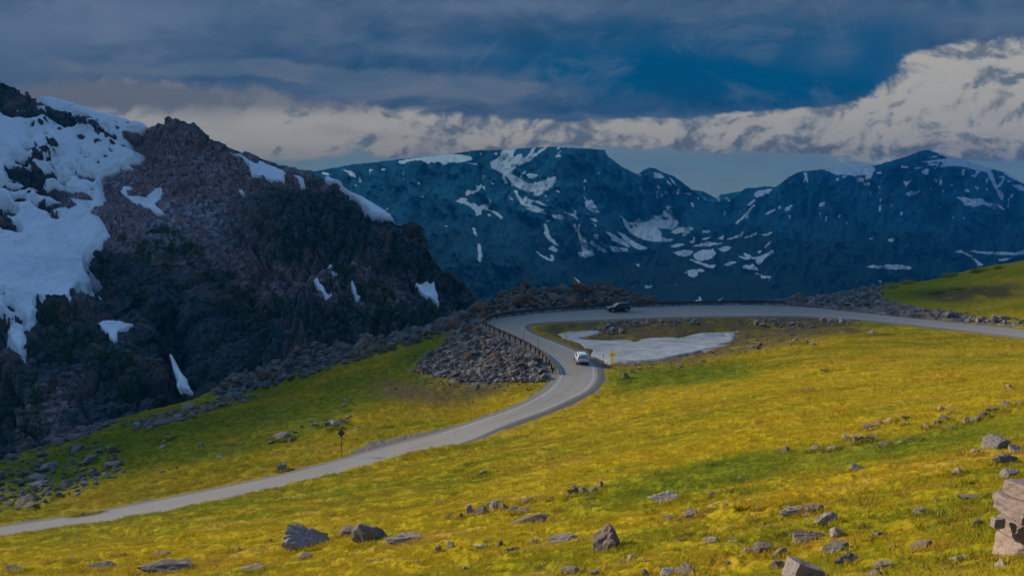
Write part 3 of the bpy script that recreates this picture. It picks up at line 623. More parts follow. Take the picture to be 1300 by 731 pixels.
# snow lying on it: smooth sheets whose rims sink into the rock
sm_, n, b, out = new_mat('old_snow')
p = n.pos(); streak = n.noise(n.map(p, (.5, .5, .06), (0, R(20), 0)), .9, 5, .6)
n.put(b.inputs['Base Color'], n.mix(n.ss(.45, .72, n.add(n.mul(streak, .5), n.mul(n.noise(p, .09, 5, .6), .5))), (.88, .86, .84), (.62, .61, .61)))
b.inputs['Roughness'].default_value = .7; b.inputs['Specular IOR Level'].default_value = .3
n.put(b.inputs['Normal'], n.bump(n.add(n.noise(p, .25, 5, .55), n.mul(streak, .4)), .35, 1.0))
rghb = blur(rgh, 22)
for (poly, holes, lab, th), m in zip(SNOWS, masks):
    bigp = m.sum() > 6000
    up = (sstep(.15, .95, m)-.5)*(2.2 if bigp else 1.9) + .25 + (th-1)*.9*(not bigp) + ((1.0*sstep(.9, 1, blur(m, 16))) if bigp else 0)
    SV = S3 + NL*((blur(rgh, 160) if th > 3 else rghb) + up + .3*fbm(x/14, y/14, z/14, 3)*m)[..., None]
    keepv = m > .12; keep = keepv[:-1, :-1] & keepv[1:, :-1] & keepv[:-1, 1:] & keepv[1:, 1:]
    fs = grid_faces(NRT, len(lx), keep); ids, inv = np.unique(fs, return_inverse=True)
    V = SV.reshape(-1, 3)
    o = link('snow_patch', np_mesh('snow_patch', V[ids], inv.reshape(fs.shape), True), sm_); tag(o, lab, 'snow patch', 'snow patches on the left mountain')

# ------------------------------------------------------------------ far range
RIDGE_F = np.array([(300,232),(390,219),(400,217.5),(450,208.5),(478,206),(500,203),(560,197),(585,194),(600,191),(640,190.5),(675,187.5),(700,186.5),(740,188.5),(768,190.5),(772,199),(790,212),(808,221),(811,221),(818,215),(825,213),(832,214),(842,219),(856,224),(872,236),(886,247),(895,254),(905,257),(925,256),(935,249),(946,239),(960,238.5),(970,236.5),(985,237.5),(1000,226),(1012,219),(1020,217.5),(1060,213.5),(1100,211.5),(1112,210),(1150,199),(1170,191.5),(1178,190.5),(1190,194),(1220,202),(1252,212),(1275,219),(1300,232),(1330,244),(1400,262)], float)
DF = [(300,232,5800),(400,217,6000),(500,202,6200),(600,194,6500),(700,186,6700),(770,190,6750),(820,214,6900),(860,225,6950),(905,256,7100),(945,240,6800),(1000,230,6700),(1085,212,6600),(1180,190,6500),(1300,230,6200),(1400,262,6000),
 (640,240,5900),(690,240,5700),(690,220,6200),(780,240,6250),(840,290,6350),(835,250,6700),(900,290,6000),(770,300,5300),(880,330,5300),(600,270,5100),(560,300,4400),(500,260,4900),(450,300,3900),(620,320,3700),(700,345,3600),(660,320,3900),(740,365,3600),(720,330,4700),(760,350,4800),(800,345,4800),(850,365,4400),
 (940,320,5300),(1000,300,5400),(1040,260,6000),(1100,260,5800),(1180,240,5900),(1250,260,5400),(1100,320,4400),(1200,330,4200),(1300,330,4000),(1000,370,4000),(900,390,3800),(600,400,2900),(450,400,2900),(750,400,3200),(1100,400,3300),(1300,400,3300),(300,300,3900),(300,400,2900),(1400,330,3900),(1400,420,3200),(660,450,2500),(1000,450,2900),(1300,450,2900),(300,450,2500)]
FX = np.arange(310, 1392, 1.1); FNR = 300; FB = 24
rf = np.interp(FX, RIDGE_F[:, 0], RIDGE_F[:, 1]); vv = np.linspace(0, 1, FNR)
FPXg = np.repeat(FX[None], FNR, 0); FPYg = rf[None]*(1-vv[:, None]) + 445*vv[:, None]
DF = np.array(DF, float); df = TPS(DF[:, :2]*[1, 1.6], DF[:, 2], 'r', 1e-4)
DD = blur(df(FPXg, FPYg*1.6), 8)
fade = sstep(0, 16, FPYg-rf[None])
Sx = fbm(FPXg/45, FPYg/45, FPXg*0, 5, .55); rid = 1-np.abs(fbm(FPXg/26+.35*Sx, FPYg/60, FPXg*0+3, 5, .55))
rib = 1-np.abs(perlin(FPXg/7+1.2*Sx, FPYg/42, FPXg*0+8)); 
DD = DD + fade*(-260*(rid-.6) - 170*Sx - 90*(rib-.6)*(.4+.6*sstep(330, 220, FPYg)) - 18*fbm(FPXg/5, FPYg/6, FPXg*0+5, 3))
F3 = at_d(FPXg.ravel(), FPYg.ravel(), DD.ravel()).reshape(FNR, len(FX), 3)
F3[0, :, 2] += 6*perlin(FX/4, FX*0, FX*0)+3*perlin(FX/1.5, FX*0, FX*0)
bk = []
for k in range(1, FB+1):
    t = k/FB; q = F3[0].copy(); q[:, 1] += 20+1400*t; q[:, 0] *= q[:, 1]/F3[0][:, 1]; q[:, 2] -= 40*t+700*t**1.3; bk.append(q)
F3 = np.concatenate([np.array(bk[::-1]), F3], 0)
def zq(ox, oy, *polys): return [zp(ox, oy, 5.623, p) for p in polys]
SF = zq(390,180,[(650,140),(720,125),(820,110),(1020,90),(1080,92),(1170,105),(1180,125),(1110,145),(1010,150),(980,165),(940,150),(880,145),(870,158),(820,135),(760,130),(690,155),(660,155)],[(100,222),(150,220),(158,235),(130,240)],[(250,198),(320,212),(343,235),(338,252),(310,245),(290,222)],[(440,198),(465,198),(460,208),(443,206)],[(528,198),(562,190),(560,202),(535,205)],[(330,303),(360,313),(350,322)],[(550,485),(585,470),(570,487)],[(980,598),(1002,598),(995,607)],[(820,388),(832,388),(830,394),(818,393)])
SF += zq(560,180,[(435,60),(530,56),(512,95),(515,110),(575,85),(580,120),(615,105),(660,40),(675,40),(645,100),(740,36),(758,38),(640,130),(540,180),(505,210),(500,235),(560,255),(615,298),(660,300),(720,280),(815,245),(818,275),(790,320),(700,382),(660,385),(670,350),(620,362),(520,315),(480,260),(410,210),(360,185),(352,145),(390,130),(425,100)],
 [(605,235),(640,225),(692,240),(665,258),(625,258)],[(785,232),(840,208),(830,225)],[(560,235),(608,205),(595,228)],[(815,100),(850,95),(855,108),(820,112)],[(820,50),(855,36),(840,52)],
 [(520,345),(540,350),(560,390),(590,430),(600,390),(650,420),(640,450),(720,475),(770,515),(865,525),(868,555),(820,548),(760,515),(690,508),(610,475),(560,430),(540,390)],[(640,415),(700,425),(770,465),(740,455),(690,438)],[(480,388),(518,410),(505,414)],[(808,342),(850,360),(840,364)],
 [(1012,375),(1050,425),(1075,415),(1130,510),(1060,490),(1022,445),(1035,420)],[(880,500),(955,522),(950,530),(910,518)],[(1065,545),(1100,545),(1118,570),(1090,570)],[(1072,573),(1112,598),(1105,604)],
 [(105,425),(150,400),(185,405),(180,430),(230,440),(225,430),(270,465),(300,450),(340,440),(345,400),(355,405),(350,455),(330,475),(360,490),(400,500),(440,540),(430,555),(400,525),(340,490),(290,480),(280,520),(250,525),(240,490),(190,450)],[(170,370),(190,345),(245,350),(255,315),(278,320),(275,345),(240,362),(180,385)],[(295,325),(318,320),(312,345)],[(330,510),(360,525),(340,533)],[(288,232),(314,245),(300,247)],[(222,612),(240,615),(255,668),(235,660)],[(195,152),(255,158),(250,164),(200,158)],[(340,275),(375,300),(370,304)])
SF += zq(560,270,[(260,220),(277,225),(292,305),(280,355),(262,330),(268,290)],[(738,76),(754,85),(772,165),(842,230),(830,240),(778,205),(738,150)],[(763,258),(795,233),(837,265),(815,280)],[(676,275),(792,340),(782,347),(708,306)],[(783,298),(802,305),(805,342),(788,337)],[(942,455),(1048,535),(1030,534),(973,491)],
 [(922,95),(950,75),(1000,85),(980,110),(987,145),(1042,210),(1087,265),(1090,300),(1060,312),(1010,320),(975,302),(982,280),(1008,280),(1003,230),(972,135),(930,115)],[(1088,153),(1120,153),(1117,190),(1088,187)],[(1068,205),(1085,193),(1112,230),(1182,270),(1184,287),(1140,270),(1068,226)],[(748,52),(775,55),(770,62),(750,62)])
SF += zq(740,200,[(265,405),(320,465),(365,465),(370,440),(400,435),(430,455),(480,450),(500,415),(560,415),(575,385),(590,370),(630,375),(650,430),(685,465),(660,495),(630,512),(570,505),(520,495),(560,540),(560,565),(600,580),(645,580),(640,595),(560,600),(490,598),(400,575),(340,535),(305,495),(290,450)],[(590,350),(620,338),(648,345),(610,372),(595,368)],[(635,535),(680,500),(770,495),(790,505),(740,550),(710,562),(720,530),(660,545)],[(760,600),(785,595),(790,565),(800,565),(795,605),(765,607)],
 [(165,525),(200,540),(300,600),(340,635),(320,638),(240,600),(205,595),(200,570)],[(240,525),(280,540),(380,610),(430,630),(460,650),(420,658),(380,650),(330,615),(270,560)],[(120,605),(140,590),(160,625),(240,640),(320,648),(322,668),(240,675),(180,655)],[(510,105),(560,120),(578,140),(545,148),(512,145)],[(608,133),(630,150),(667,190),(655,192)],[(520,280),(570,253),(577,270),(535,287)],[(583,243),(612,238),(614,262),(588,260)],[(640,235),(690,225),(680,262),(640,260)],[(700,256),(770,253),(770,264)],[(765,325),(795,325),(780,348)],[(403,210),(425,232),(418,238)],[(400,125),(425,118),(410,132)],
 [(625,635),(690,613),(732,617),(660,642)],[(640,680),(720,660),(792,665),(770,690),(720,707)],[(790,695),(840,660),(930,655),(955,685),(900,725),(840,735),(800,720)],[(788,632),(880,603),(1012,611),(900,630)],[(965,650),(1010,632),(1068,640),(1040,660),(1000,672)],[(845,527),(905,518),(912,531),(860,537)],[(840,580),(930,563),(870,587)],[(970,580),(1008,550),(1000,585)],[(1028,582),(1110,555),(1152,518),(1132,565),(1050,584)],[(1150,572),(1237,533),(1237,547),(1200,567)],[(1088,471),(1150,410),(1220,333),(1230,340),(1160,417),(1105,472)],[(1170,342),(1225,298),(1232,310),(1190,342)])
SF += zq(800,270,[(415,333),(480,343),(560,371),(627,374),(590,391),(540,384)],[(388,430),(430,407),(500,401),(552,420),(520,446),(480,446),(445,464)],[(673,371),(720,347),(762,350),(700,380)],[(770,308),(830,318),(808,288),(860,300),(870,318),(930,310),(1022,268),(1027,280),(960,327),(920,372),(900,350),(900,325),(820,334)],[(798,391),(820,368),(860,380),(870,366),(917,411),(860,404)],[(836,424),(900,429),(960,451),(1014,454),(1000,487),(920,461),(845,460)],[(908,281),(937,260),(925,291)],[(958,246),(1007,198),(1000,216),(965,252)],[(928,156),(985,149),(1014,133),(1005,153),(970,164)],
 [(328,614),(400,597),(414,610),(380,636),(340,632)],[(438,634),(488,620),(495,598),(562,634)],[(283,547),(342,503),(310,542)],[(363,478),(382,494),(422,486),(400,501),(370,504)],[(498,551),(537,541),(530,557)],[(538,573),(582,601),(574,604)],[(608,613),(630,627),(682,590),(635,634)],[(103,519),(157,521),(150,537),(110,537)],[(43,366),(67,369),(60,387)])
SF += zq(920,180,[(715,200),(790,184),(1060,178),(1075,205),(1040,230),(930,245),(880,235),(800,237)],[(563,218),(584,220),(597,300),(575,270),(558,302),(573,260)],[(205,375),(240,350),(345,334),(310,365),(230,400)],[(938,256),(1002,264),(990,281),(945,287)],[(983,301),(1037,291),(1032,320)],[(1018,236),(1062,214),(1042,262),(1018,264)],[(793,266),(817,259),(812,287)],[(833,246),(872,239),(850,264)],[(428,476),(487,446),(457,491),(430,492)],[(383,461),(402,461),(392,482)],[(288,512),(362,478),(360,491),(293,524)],[(678,446),(717,423),(707,456),(680,462)],[(1163,696),(1222,684),(1217,709),(1175,712)],[(1028,689),(1067,682),(1050,699)],[(1083,219),(1120,211),(1114,229),(1090,231)])
SF += zq(1080,180,[(600,76),(700,96),(780,121),(960,166),(1025,190),(990,215),(900,205),(820,180),(740,170),(640,185),(660,150),(640,140),(560,138),(700,120)],[(548,112),(640,98),(600,110)],[(498,141),(620,139),(560,150)],[(553,160),(627,154),(580,174)],[(443,191),(522,177),(480,192)],[(360,171),(410,177),(422,186),(363,186)],[(1090,228),(1160,220),(1260,240),(1260,310),(1190,282),(1120,245)],
 [(968,213),(1002,213),(1050,322),(1092,258),(1060,252),(1060,246),(1102,248),(1077,302),(1052,332),(1087,375),(1087,427),(1060,392),(1033,332)],[(858,241),(885,234),(903,203),(922,209),(890,257)],[(373,279),(410,284),(442,263),(395,327)],[(398,369),(430,349),(460,359),(507,338),(480,366),(430,386),(415,390)],[(503,211),(540,193),(557,200),(547,242),(523,234)],[(753,399),(800,391),(860,409),(940,404),(960,434),(1060,444),(1097,490),(1060,466),(1020,484),(950,447),(880,462),(810,452),(800,422)],[(813,339),(842,339),(842,357),(820,357)],[(888,320),(914,324),(905,347)],[(958,334),(982,334),(970,352)],[(1128,363),(1162,380),(1145,404)],[(1148,309),(1210,308),(1250,330),(1250,352),(1200,342)],[(798,202),(817,193),(802,237),(790,232)],[(1118,279),(1142,279),(1125,292)],[(593,186),(617,179),(605,197)],[(1050,170),(1100,190),(1160,212),(1110,206)],[(960,262),(985,262),(975,272)],[(628,466),(648,464),(642,474)])
SF += zq(1080,270,[(108,389),(160,374),(230,381),(240,371),(370,371),(442,392),(410,403),(240,403),(170,393)],[(838,271),(960,279),(1060,279),(1180,287),(1260,255),(1260,292),(1190,302),(1100,299),(960,293)],[(783,266),(830,289),(872,311),(840,309),(800,286),(738,280)],[(858,321),(900,337),(947,371),(908,379),(900,351)],[(1058,331),(1162,323),(1070,347)],[(193,484),(222,484),(210,497)])
SF += [[(1300,236),(1340,250),(1400,266),(1400,280),(1340,268)]]
FPXa = np.concatenate([np.repeat(FX[None], FB, 0), FPXg], 0); FPYa = np.concatenate([np.repeat(rf[None]-1, FB, 0), FPYg], 0)
jx = 1.7*perlin(FPXa/3.1, FPYa/3.1, FPXa*0)+.9*perlin(FPXa/1.4, FPYa/1.3, FPXa*0+2); jy = 1.2*perlin(FPXa/3.7, FPYa/3.1, FPXa*0+11)
sn = np.zeros(FPXa.shape)
acc = 0
for ox, oy in ((-.3, -.2), (.3, -.2), (0, .25)):
    q = np.zeros(FPXa.shape, bool)
    for poly in SF: q |= inside(poly, FPXa+jx*.8+ox, FPYa+jy*.8+oy)
    acc = acc + q
sn = acc/3.
speck = fbm(FPXa/4.5, FPYa/3.0, FPXa*0+21, 3); sn = np.maximum(sn, 0*sstep(.78, .9, speck+.35*perlin(FPXa/60, FPYa/30, FPXa*0))*(FPYa < 335)*(FPYa > 205))
gul = np.concatenate([np.zeros((FB, len(FX))), sstep(.62, .40, rib)*sstep(.55, .8, fbm(FPXg/38, FPYg/24, FPXg*0+51, 3)+.55)*sstep(310, 250, FPYg)*sstep(1.5, 6, FPYg-rf[None])], 0); sn = np.maximum(sn, .75*gul*sstep(-.1, .35, fbm(FPXa/6, FPYa/9, FPXa*0+61, 3)))
sn[:FB] *= .3
relief_light = np.concatenate([np.zeros((FB, len(FX))), blur(np.clip(.5+1.0*(rid-.62)+.6*(rib-.6)+.6*Sx, 0, 1), 4)], 0)  # lighter crests and darker gullies: relief shading painted in, lost under diffuse light
fm, n, b, out = new_mat('far_mountain_rock')
p = n.pos(); zc = n.sep(p)[2]
c = n.mix(n.add(n.mul(n.noise(n.map(p, (.004, .004, .0016)), 1, 6, .6), .35), n.mul(n.attr('relief_light'), .68)), (.001, .010, .018), (.038, .165, .225))  # painted relief, with the blue of the haze partly put into the rock
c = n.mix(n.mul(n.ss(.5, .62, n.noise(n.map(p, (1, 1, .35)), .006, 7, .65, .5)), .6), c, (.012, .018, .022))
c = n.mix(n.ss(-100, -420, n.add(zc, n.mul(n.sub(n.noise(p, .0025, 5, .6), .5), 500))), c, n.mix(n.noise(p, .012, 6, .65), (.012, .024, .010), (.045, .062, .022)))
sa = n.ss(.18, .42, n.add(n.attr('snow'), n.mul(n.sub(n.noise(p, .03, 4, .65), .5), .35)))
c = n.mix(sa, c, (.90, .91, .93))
n.put(b.inputs['Base Color'], c); b.inputs['Roughness'].default_value = .95; b.inputs['Specular IOR Level'].default_value = .05
n.put(b.inputs['Normal'], n.bump(n.noise(n.map(p, (1, 1, .5)), .02, 9, .7), .8, 40))
tag(link('mountain_range', np_mesh('mountain_range', F3.reshape(-1, 3), grid_faces(F3.shape[0], len(FX)), True, dict(snow=sn, relief_light=relief_light)), fm), kind='structure', label='long blue mountain range streaked with snow across the valley')
# hills in the gap, farther still
gx_ = np.arange(840, 1000, 1.5); tp = np.interp(gx_, [840,870,880,893,902,910,914,925,945,960,1000], [256,243,241,243,248,252,247,245.5,242,247,258]) + .5*perlin(gx_/3, gx_*0, gx_*0)
rows = []
for k in range(30):
    t = k/29; d = 9300 - 1000*t; rows.append(at_d(gx_, tp + (290-tp)*t, d + 160*fbm(gx_/14, gx_*0+t*4, gx_*0, 4)*min(1, k/4)))
bk = []
for k in range(1, 8):
    q = rows[0].copy(); q[:, 1] += 100*k; q[:, 2] -= 50*k; bk.append(q)
G3 = np.array(bk[::-1]+rows); sg = np.zeros(G3.shape[:2]); sg[7+10:] = .0
gp = np.concatenate([np.zeros((7, len(gx_)))+200, np.array([tp+(290-tp)*k/29 for k in range(30)])], 0)
sg = ((gp > 252) & (gp < 260)).astype(float); sg = np.maximum(sg, (np.abs(gx_[None]-911-(gp-250)*.2) < 1.6)*(gp > 246)*1.0)
hm_, n, b, out = new_mat('distant_hill_rock'); p = n.pos(); n.put(b.inputs['Base Color'], n.mix(n.attr('snow'), n.mix(n.noise(p, .01, 6), (.004, .03, .045), (.012, .06, .075)), (.10, .18, .22))); b.inputs['Roughness'].default_value = 1; b.inputs['Specular IOR Level'].default_value = 0  # rock and snow colour darkened and blued in place of a cloud shadow
tag(link('distant_hills', np_mesh('distant_hills', G3.reshape(-1, 3), grid_faces(*G3.shape[:2]), True, dict(snow=sg)), hm_), kind='structure')
# valley floor
vx, vy = np.meshgrid(np.linspace(-9000, 9000, 120), np.linspace(60, 9800, 100)); vz = -430 + 60*fbm(vx/900, vy/900, vx*0, 4) - 260*np.exp(-((vy-1500)/900)**2)
vz = np.minimum(vz, np.interp(vy, [60, 300, 700], [-160, -230, 0]) ) if False else vz
tag(link('valley_floor', np_mesh('valley_floor', np.stack([vx, vy, vz], -1).reshape(-1, 3), grid_faces(100, 120)[:, ::-1], True, dict(snow=np.zeros(vx.shape))), fm), kind='structure')
HAZE = 1.0e-4
# ------------------------------------------------------------------ light, sky, air, clouds
EXPO = 0.30; EXM = 2**EXPO
SUN_EL, SUN_AZ = 27.0, -70.0                 # low sun, ahead and to the left of the camera
SD = Vector((math.sin(R(SUN_AZ))*math.cos(R(SUN_EL)), math.cos(R(SUN_AZ))*math.cos(R(SUN_EL)), math.sin(R(SUN_EL))))
sun_d = bpy.data.lights.new('sun', 'SUN'); sun_d.energy = 4.9; sun_d.angle = R(.55); sun_d.color = (1, .86, .66)
sun = bpy.data.objects.new('sun', sun_d); COL.objects.link(sun); sun.rotation_euler = SD.to_track_quat('Z', 'Y').to_euler(); sun.location = (-60, 20, 60)
world = bpy.data.worlds.new('World'); scene.world = world; world.use_nodes = True; world.node_tree.nodes.clear()
n = N(world.node_tree); WS = .1
def lin(c): return [(v/255/12.92 if v/255 < .04045 else ((v/255+.055)/1.055)**2.4) for v in c]
def SK(r, g, b_): return tuple(v/EXM/WS for v in lin((r, g, b_)))
sky = n.node('ShaderNodeTexSky', sky_type='NISHITA'); sky.sun_disc = False; sky.sun_elevation = R(SUN_EL); sky.sun_rotation = R(SUN_AZ); sky.altitude = 3000; sky.air_density = 1; sky.dust_density = .6; sky.ozone_density = 1.5
dirv = n.node('ShaderNodeTexCoord').outputs['Generated']; dx, dy, dz = n.sep(dirv)
# azimuth-like and elevation-like tangents of the direction
yy = n.math('MAXIMUM', n.math('ABSOLUTE', dy), .12)
U = n.math('DIVIDE', dx, yy); V = n.math('DIVIDE', dz, yy)
cb = n.node('ShaderNodeCombineXYZ'); n.put(cb.inputs[0], U); n.put(cb.inputs[1], V); UV = cb.outputs[0]
warp = n.node('ShaderNodeTexNoise'); n.put(warp.inputs['Vector'], UV); warp.inputs['Scale'].default_value = 9; warp.inputs['Detail'].default_value = 6
wv = n.node('ShaderNodeVectorMath', operation='MULTIPLY_ADD'); n.put(wv.inputs[0], warp.outputs['Color']); wv.inputs[1].default_value = (.10, .045, 0); n.put(wv.inputs[2], UV)
wo = n.node('ShaderNodeVectorMath', operation='SUBTRACT'); n.put(wo.inputs[0], wv.outputs[0]); wo.inputs[1].default_value = (.05, .0225, 0); UVW = wo.outputs[0]
def blobs(L, vec):
    tot = None
    for px, py, rx, ry, w in L:
        a, yv, zv = ray(px, py); u0, v0 = a/yv, zv/yv
        m = n.node('ShaderNodeMapping', vector_type='TEXTURE'); n.put(m.inputs[0], vec); m.inputs['Location'].default_value = (u0, v0, 0); m.inputs['Scale'].default_value = (rx/FPX, ry/FPX, 1)
        dt = n.node('ShaderNodeVectorMath', operation='DOT_PRODUCT'); n.l.new(m.outputs[0], dt.inputs[0]); n.l.new(m.outputs[0], dt.inputs[1])
        e = n.mul(n.math('POWER', 2.718, n.mul(dt.outputs['Value'], -1.0)), w)
        tot = e if tot is None else n.add(tot, e)
    return tot
f_big = n.noise(n.map(UV, (1, 2.2, 1)), 5.5, 9, .62, .3)
f_puff = n.noise(n.map(UV, (1, 1.35, 1)), 16, 9, .62, .4)
f_puff2 = n.noise(n.map(UV, (1, 1.35, 1), loc=(.006, -.009, 0)), 16, 9, .62, .4)
f_str = n.noise(n.map(UV, (1, 2.6, 1)), 5.0, 9, .62, .6)
f_st2 = n.noise(n.map(UV, (1, 3.2, 1), loc=(3, 1, 0)), 8.0, 9, .62, .5)
# the clear air below the cloud base, paler towards the horizon
up = n.ss(.02, .55, V)
clear = n.mix(n.ss(.0, .13, V), SK(96, 124, 142), SK(72, 110, 136)); clear = n.mix(.22, clear, sky.outputs[0])
# grey blue cloud deck
deck = n.mix(n.ss(.36, .66, n.add(n.mul(f_str, .6), n.mul(f_st2, .4))), SK(28, 76, 112), SK(82, 99, 124))
deck = n.mix(n.math('MAXIMUM', n.math('MINIMUM', blobs([(640,122,150,16,-.7),(900,92,250,42,.95),(1110,70,60,50,.5),(760,110,150,26,.6),(640,60,110,30,.5),(980,40,160,26,.35),(1010,118,130,16,.6)], UVW), 1), 0), deck, SK(-12, 79, 121))
deck = n.mix(n.math('MINIMUM', blobs([(480,114,150,14,.8),(60,30,260,70,.8),(190,20,200,30,.45),(540,68,110,10,.5),(600,8,150,12,.5),(700,8,160,14,.4),(1260,20,160,20,.5),(1000,8,140,16,.3),(1060,70,40,22,.35)], UVW), 1), deck, SK(95, 114, 142))
deck = n.mix(n.mul(n.ss(.48, .68, n.noise(n.map(UV, (1, 1.9, 1), loc=(5, 2, 0)), 11, 9, .65, .6)), .30), deck, SK(112, 126, 146)); deck = n.mix(n.mul(n.ss(.5, .7, n.noise(n.map(UV, (1, 2.1, 1), loc=(9, 4, 0)), 8, 9, .65, .6)), .35), deck, SK(18, 62, 96))
over = n.mix(n.ss(.42, .62, f_big), n.mix(.6, sky.outputs[0], SK(60, 122, 200)), SK(118, 150, 190))
deck = n.mix(n.ss(.24, .8, V), deck, over)
dmask = n.ss(.052, .085, n.add(V, n.mul(n.sub(f_str, .5), .07)))
skyc = n.mix(dmask, clear, deck)
# fair cumulus under the deck
den = n.add(blobs([(110,125,150,26,.85),(250,145,170,38,1.05),(350,175,120,28,.95),(390,188,60,14,.5),(460,152,150,20,.85),(575,172,80,20,.7),(500,192,22,7,.55),(620,178,70,16,.75),(720,168,90,20,.8),(840,166,110,14,.75),(960,170,140,20,1.0),(1000,152,110,12,.6),
                (1090,160,100,26,1.0),(1190,150,90,42,1.1),(1200,90,52,36,1.15),(1275,100,70,42,1.1),(1250,165,120,34,1.0),(1060,184,90,10,.6),(1270,194,60,9,.7),(1400,120,140,60,1.0),(1120,205,26,6,.4),(815,183,16,8,.8),(868,186,15,8,.7),(914,188,18,7,.8),(1000,186,50,8,.5),(600,187,60,10,.6),(498,190,26,10,.85),(1092,205,36,6,.55),(770,178,40,10,.5)], UV), n.mul(n.sub(f_puff, .5), 1.15))
f_p3 = n.noise(n.map(UV, (1, 1.3, 1)), 42, 6, .6, .3); den = n.add(den, n.mul(n.sub(f_p3, .5), .28))
am_ = n.mix(n.ss(-.12, .06, U), n.ss(.36, .85, den), n.ss(.44, .72, den)); am_ = n.sep(am_)[0]
lum = n.add(n.mul(n.sub(f_puff, f_puff2), 3.6), n.add(.44, n.mul(n.sub(f_puff, .5), 1.3)))
lum = n.add(lum, n.mul(n.sub(f_p3, .5), .24)); lum = n.add(lum, n.mul(n.sub(den, .8), .18)); lum = n.add(lum, blobs([(350,172,170,30,.75),(1190,80,40,30,.30),(1180,150,120,30,.2),(900,165,160,16,.2)], UV))
wc_ = n.mix(n.ss(.14, .86, lum), SK(108, 118, 130), SK(182, 178, 170))
wc_ = n.mix(n.math('MINIMUM', blobs([(200,116,200,24,.95),(60,115,120,20,.8),(430,130,120,12,.6)], UVW), 1), wc_, SK(106, 112, 122))
skyc = n.mix(am_, skyc, wc_)
# flat grey bands drifting in front of the cumulus
bands = n.add(blobs([(440,100,150,13,.8),(600,120,160,15,1.0),(740,148,110,8,.7),(420,122,90,6,.45),(330,94,100,10,.5),(540,143,100,5,.5),(860,158,60,4,.4),(200,82,220,14,.8)], UVW), n.mul(n.sub(f_str, .5), .9))
skyc = n.mix(n.mul(n.ss(.45, .85, bands), .8), skyc, n.mix(n.ss(.35, .65, f_st2), SK(82, 106, 130), SK(112, 120, 134)))
wisps = n.mul(n.ss(.5, .72, n.noise(n.map(UV, (1, 3, 1), loc=(7, 2, 0)), 9, 8, .62)), n.ss(.12, .02, V))
skyc = n.mix(n.mul(wisps, .5), skyc, SK(120, 124, 130))
skyc = n.mix(n.ss(-.02, -.2, V), skyc, SK(50, 62, 60))
bg = n.node('ShaderNodeBackground'); n.put(bg.inputs[0], skyc); bg.inputs[1].default_value = WS
wout = n.node('ShaderNodeOutputWorld'); n.l.new(bg.outputs[0], wout.inputs[0])

# sun-blocking clouds: unseen meshes added high on the left to cast shade, outside the frame
cm, n, b, out = new_mat('shade_cloud')
b.inputs['Base Color'].default_value = (.9, .9, .92, 1); b.inputs['Roughness'].default_value = 1; b.inputs['Specular IOR Level'].default_value = 0
tr = n.node('ShaderNodeBsdfTranslucent'); tr.inputs[0].default_value = (.26, .42, .62, 1); mx = n.node('ShaderNodeMixShader'); mx.inputs[0].default_value = .8  # blue translucency makes the underside a tinted fill light
n.l.new(b.outputs[0], mx.inputs[1]); n.l.new(tr.outputs[0], mx.inputs[2]); n.l.new(mx.outputs[0], out.inputs[0])
cm2 = cm.copy(); cm2.name = 'thin_fill_cloud'; [q for q in cm2.node_tree.nodes if q.type == 'BSDF_TRANSLUCENT'][0].inputs[0].default_value = (.80, .97, 1.0, 1); [q for q in cm2.node_tree.nodes if q.type == 'MIX_SHADER'][0].inputs[0].default_value = .97  # almost wholly translucent, to brighten the far range below it
def shade_cloud(x0, x1, y0, y1, step, H, border, mat, thick):
    """a puffy flat-based cloud at height H whose shadow covers border(x, y) > 0"""
    gx, gy = np.arange(x0, x1, step), np.arange(y0, y1, step); X, Y = np.meshgrid(gx, gy); m = border(X, Y)
    keepv = m > 0; keep = keepv[:-1, :-1] & keepv[1:, :-1] & keepv[:-1, 1:] & keepv[1:, 1:]
    s = np.sqrt(np.clip(m, 0, 1)); pf = fbm(X/thick*.5, Y/thick*.5, X*0, 5)
    top = H + s*thick*(.6+.4*pf); bo = H - s*thick*.12*(1+.5*pf)
    V = np.concatenate([np.stack([X + SD.x/SD.z*(q+20), Y + SD.y/SD.z*(q+20), q], -1).reshape(-1, 3) for q in (top, bo)]); f = grid_faces(len(gy), len(gx), keep); f2 = f[:, ::-1] + X.size
    F = np.concatenate([f, f2]); ids, inv = np.unique(F, return_inverse=True)
    me = np_mesh('shade_cloud', V[ids], inv.reshape(F.shape), True)
    return tag(link('shade_cloud', me, mat), kind='structure')
def brd(x, y): return np.interp(x, [-400,-120,-60,-15,15,45,80,110,160,400], [50,70,92,112,130,136,142,142,142,150])
def b1(x, y):
    return np.clip(np.minimum.reduce([(y-brd(x, y)+14*fbm(x/40, y/40, x*0, 3))/60, (1500-y)/200, (x+1100)/200, (1200-x)/200]), -1, 1)
shade_cloud(-1200, 1300, 40, 1600, 14, 2000, b1, cm, 260)
def b2(x, y): return np.clip(np.minimum.reduce([(y-1300)/500, (8150-y)/300, (x+6200)/600, (5600-x)/600]) + 0*x, -1, 1)
shade_cloud(-6400, 6000, 1200, 8300, 110, 2150, b2, cm2, 500)

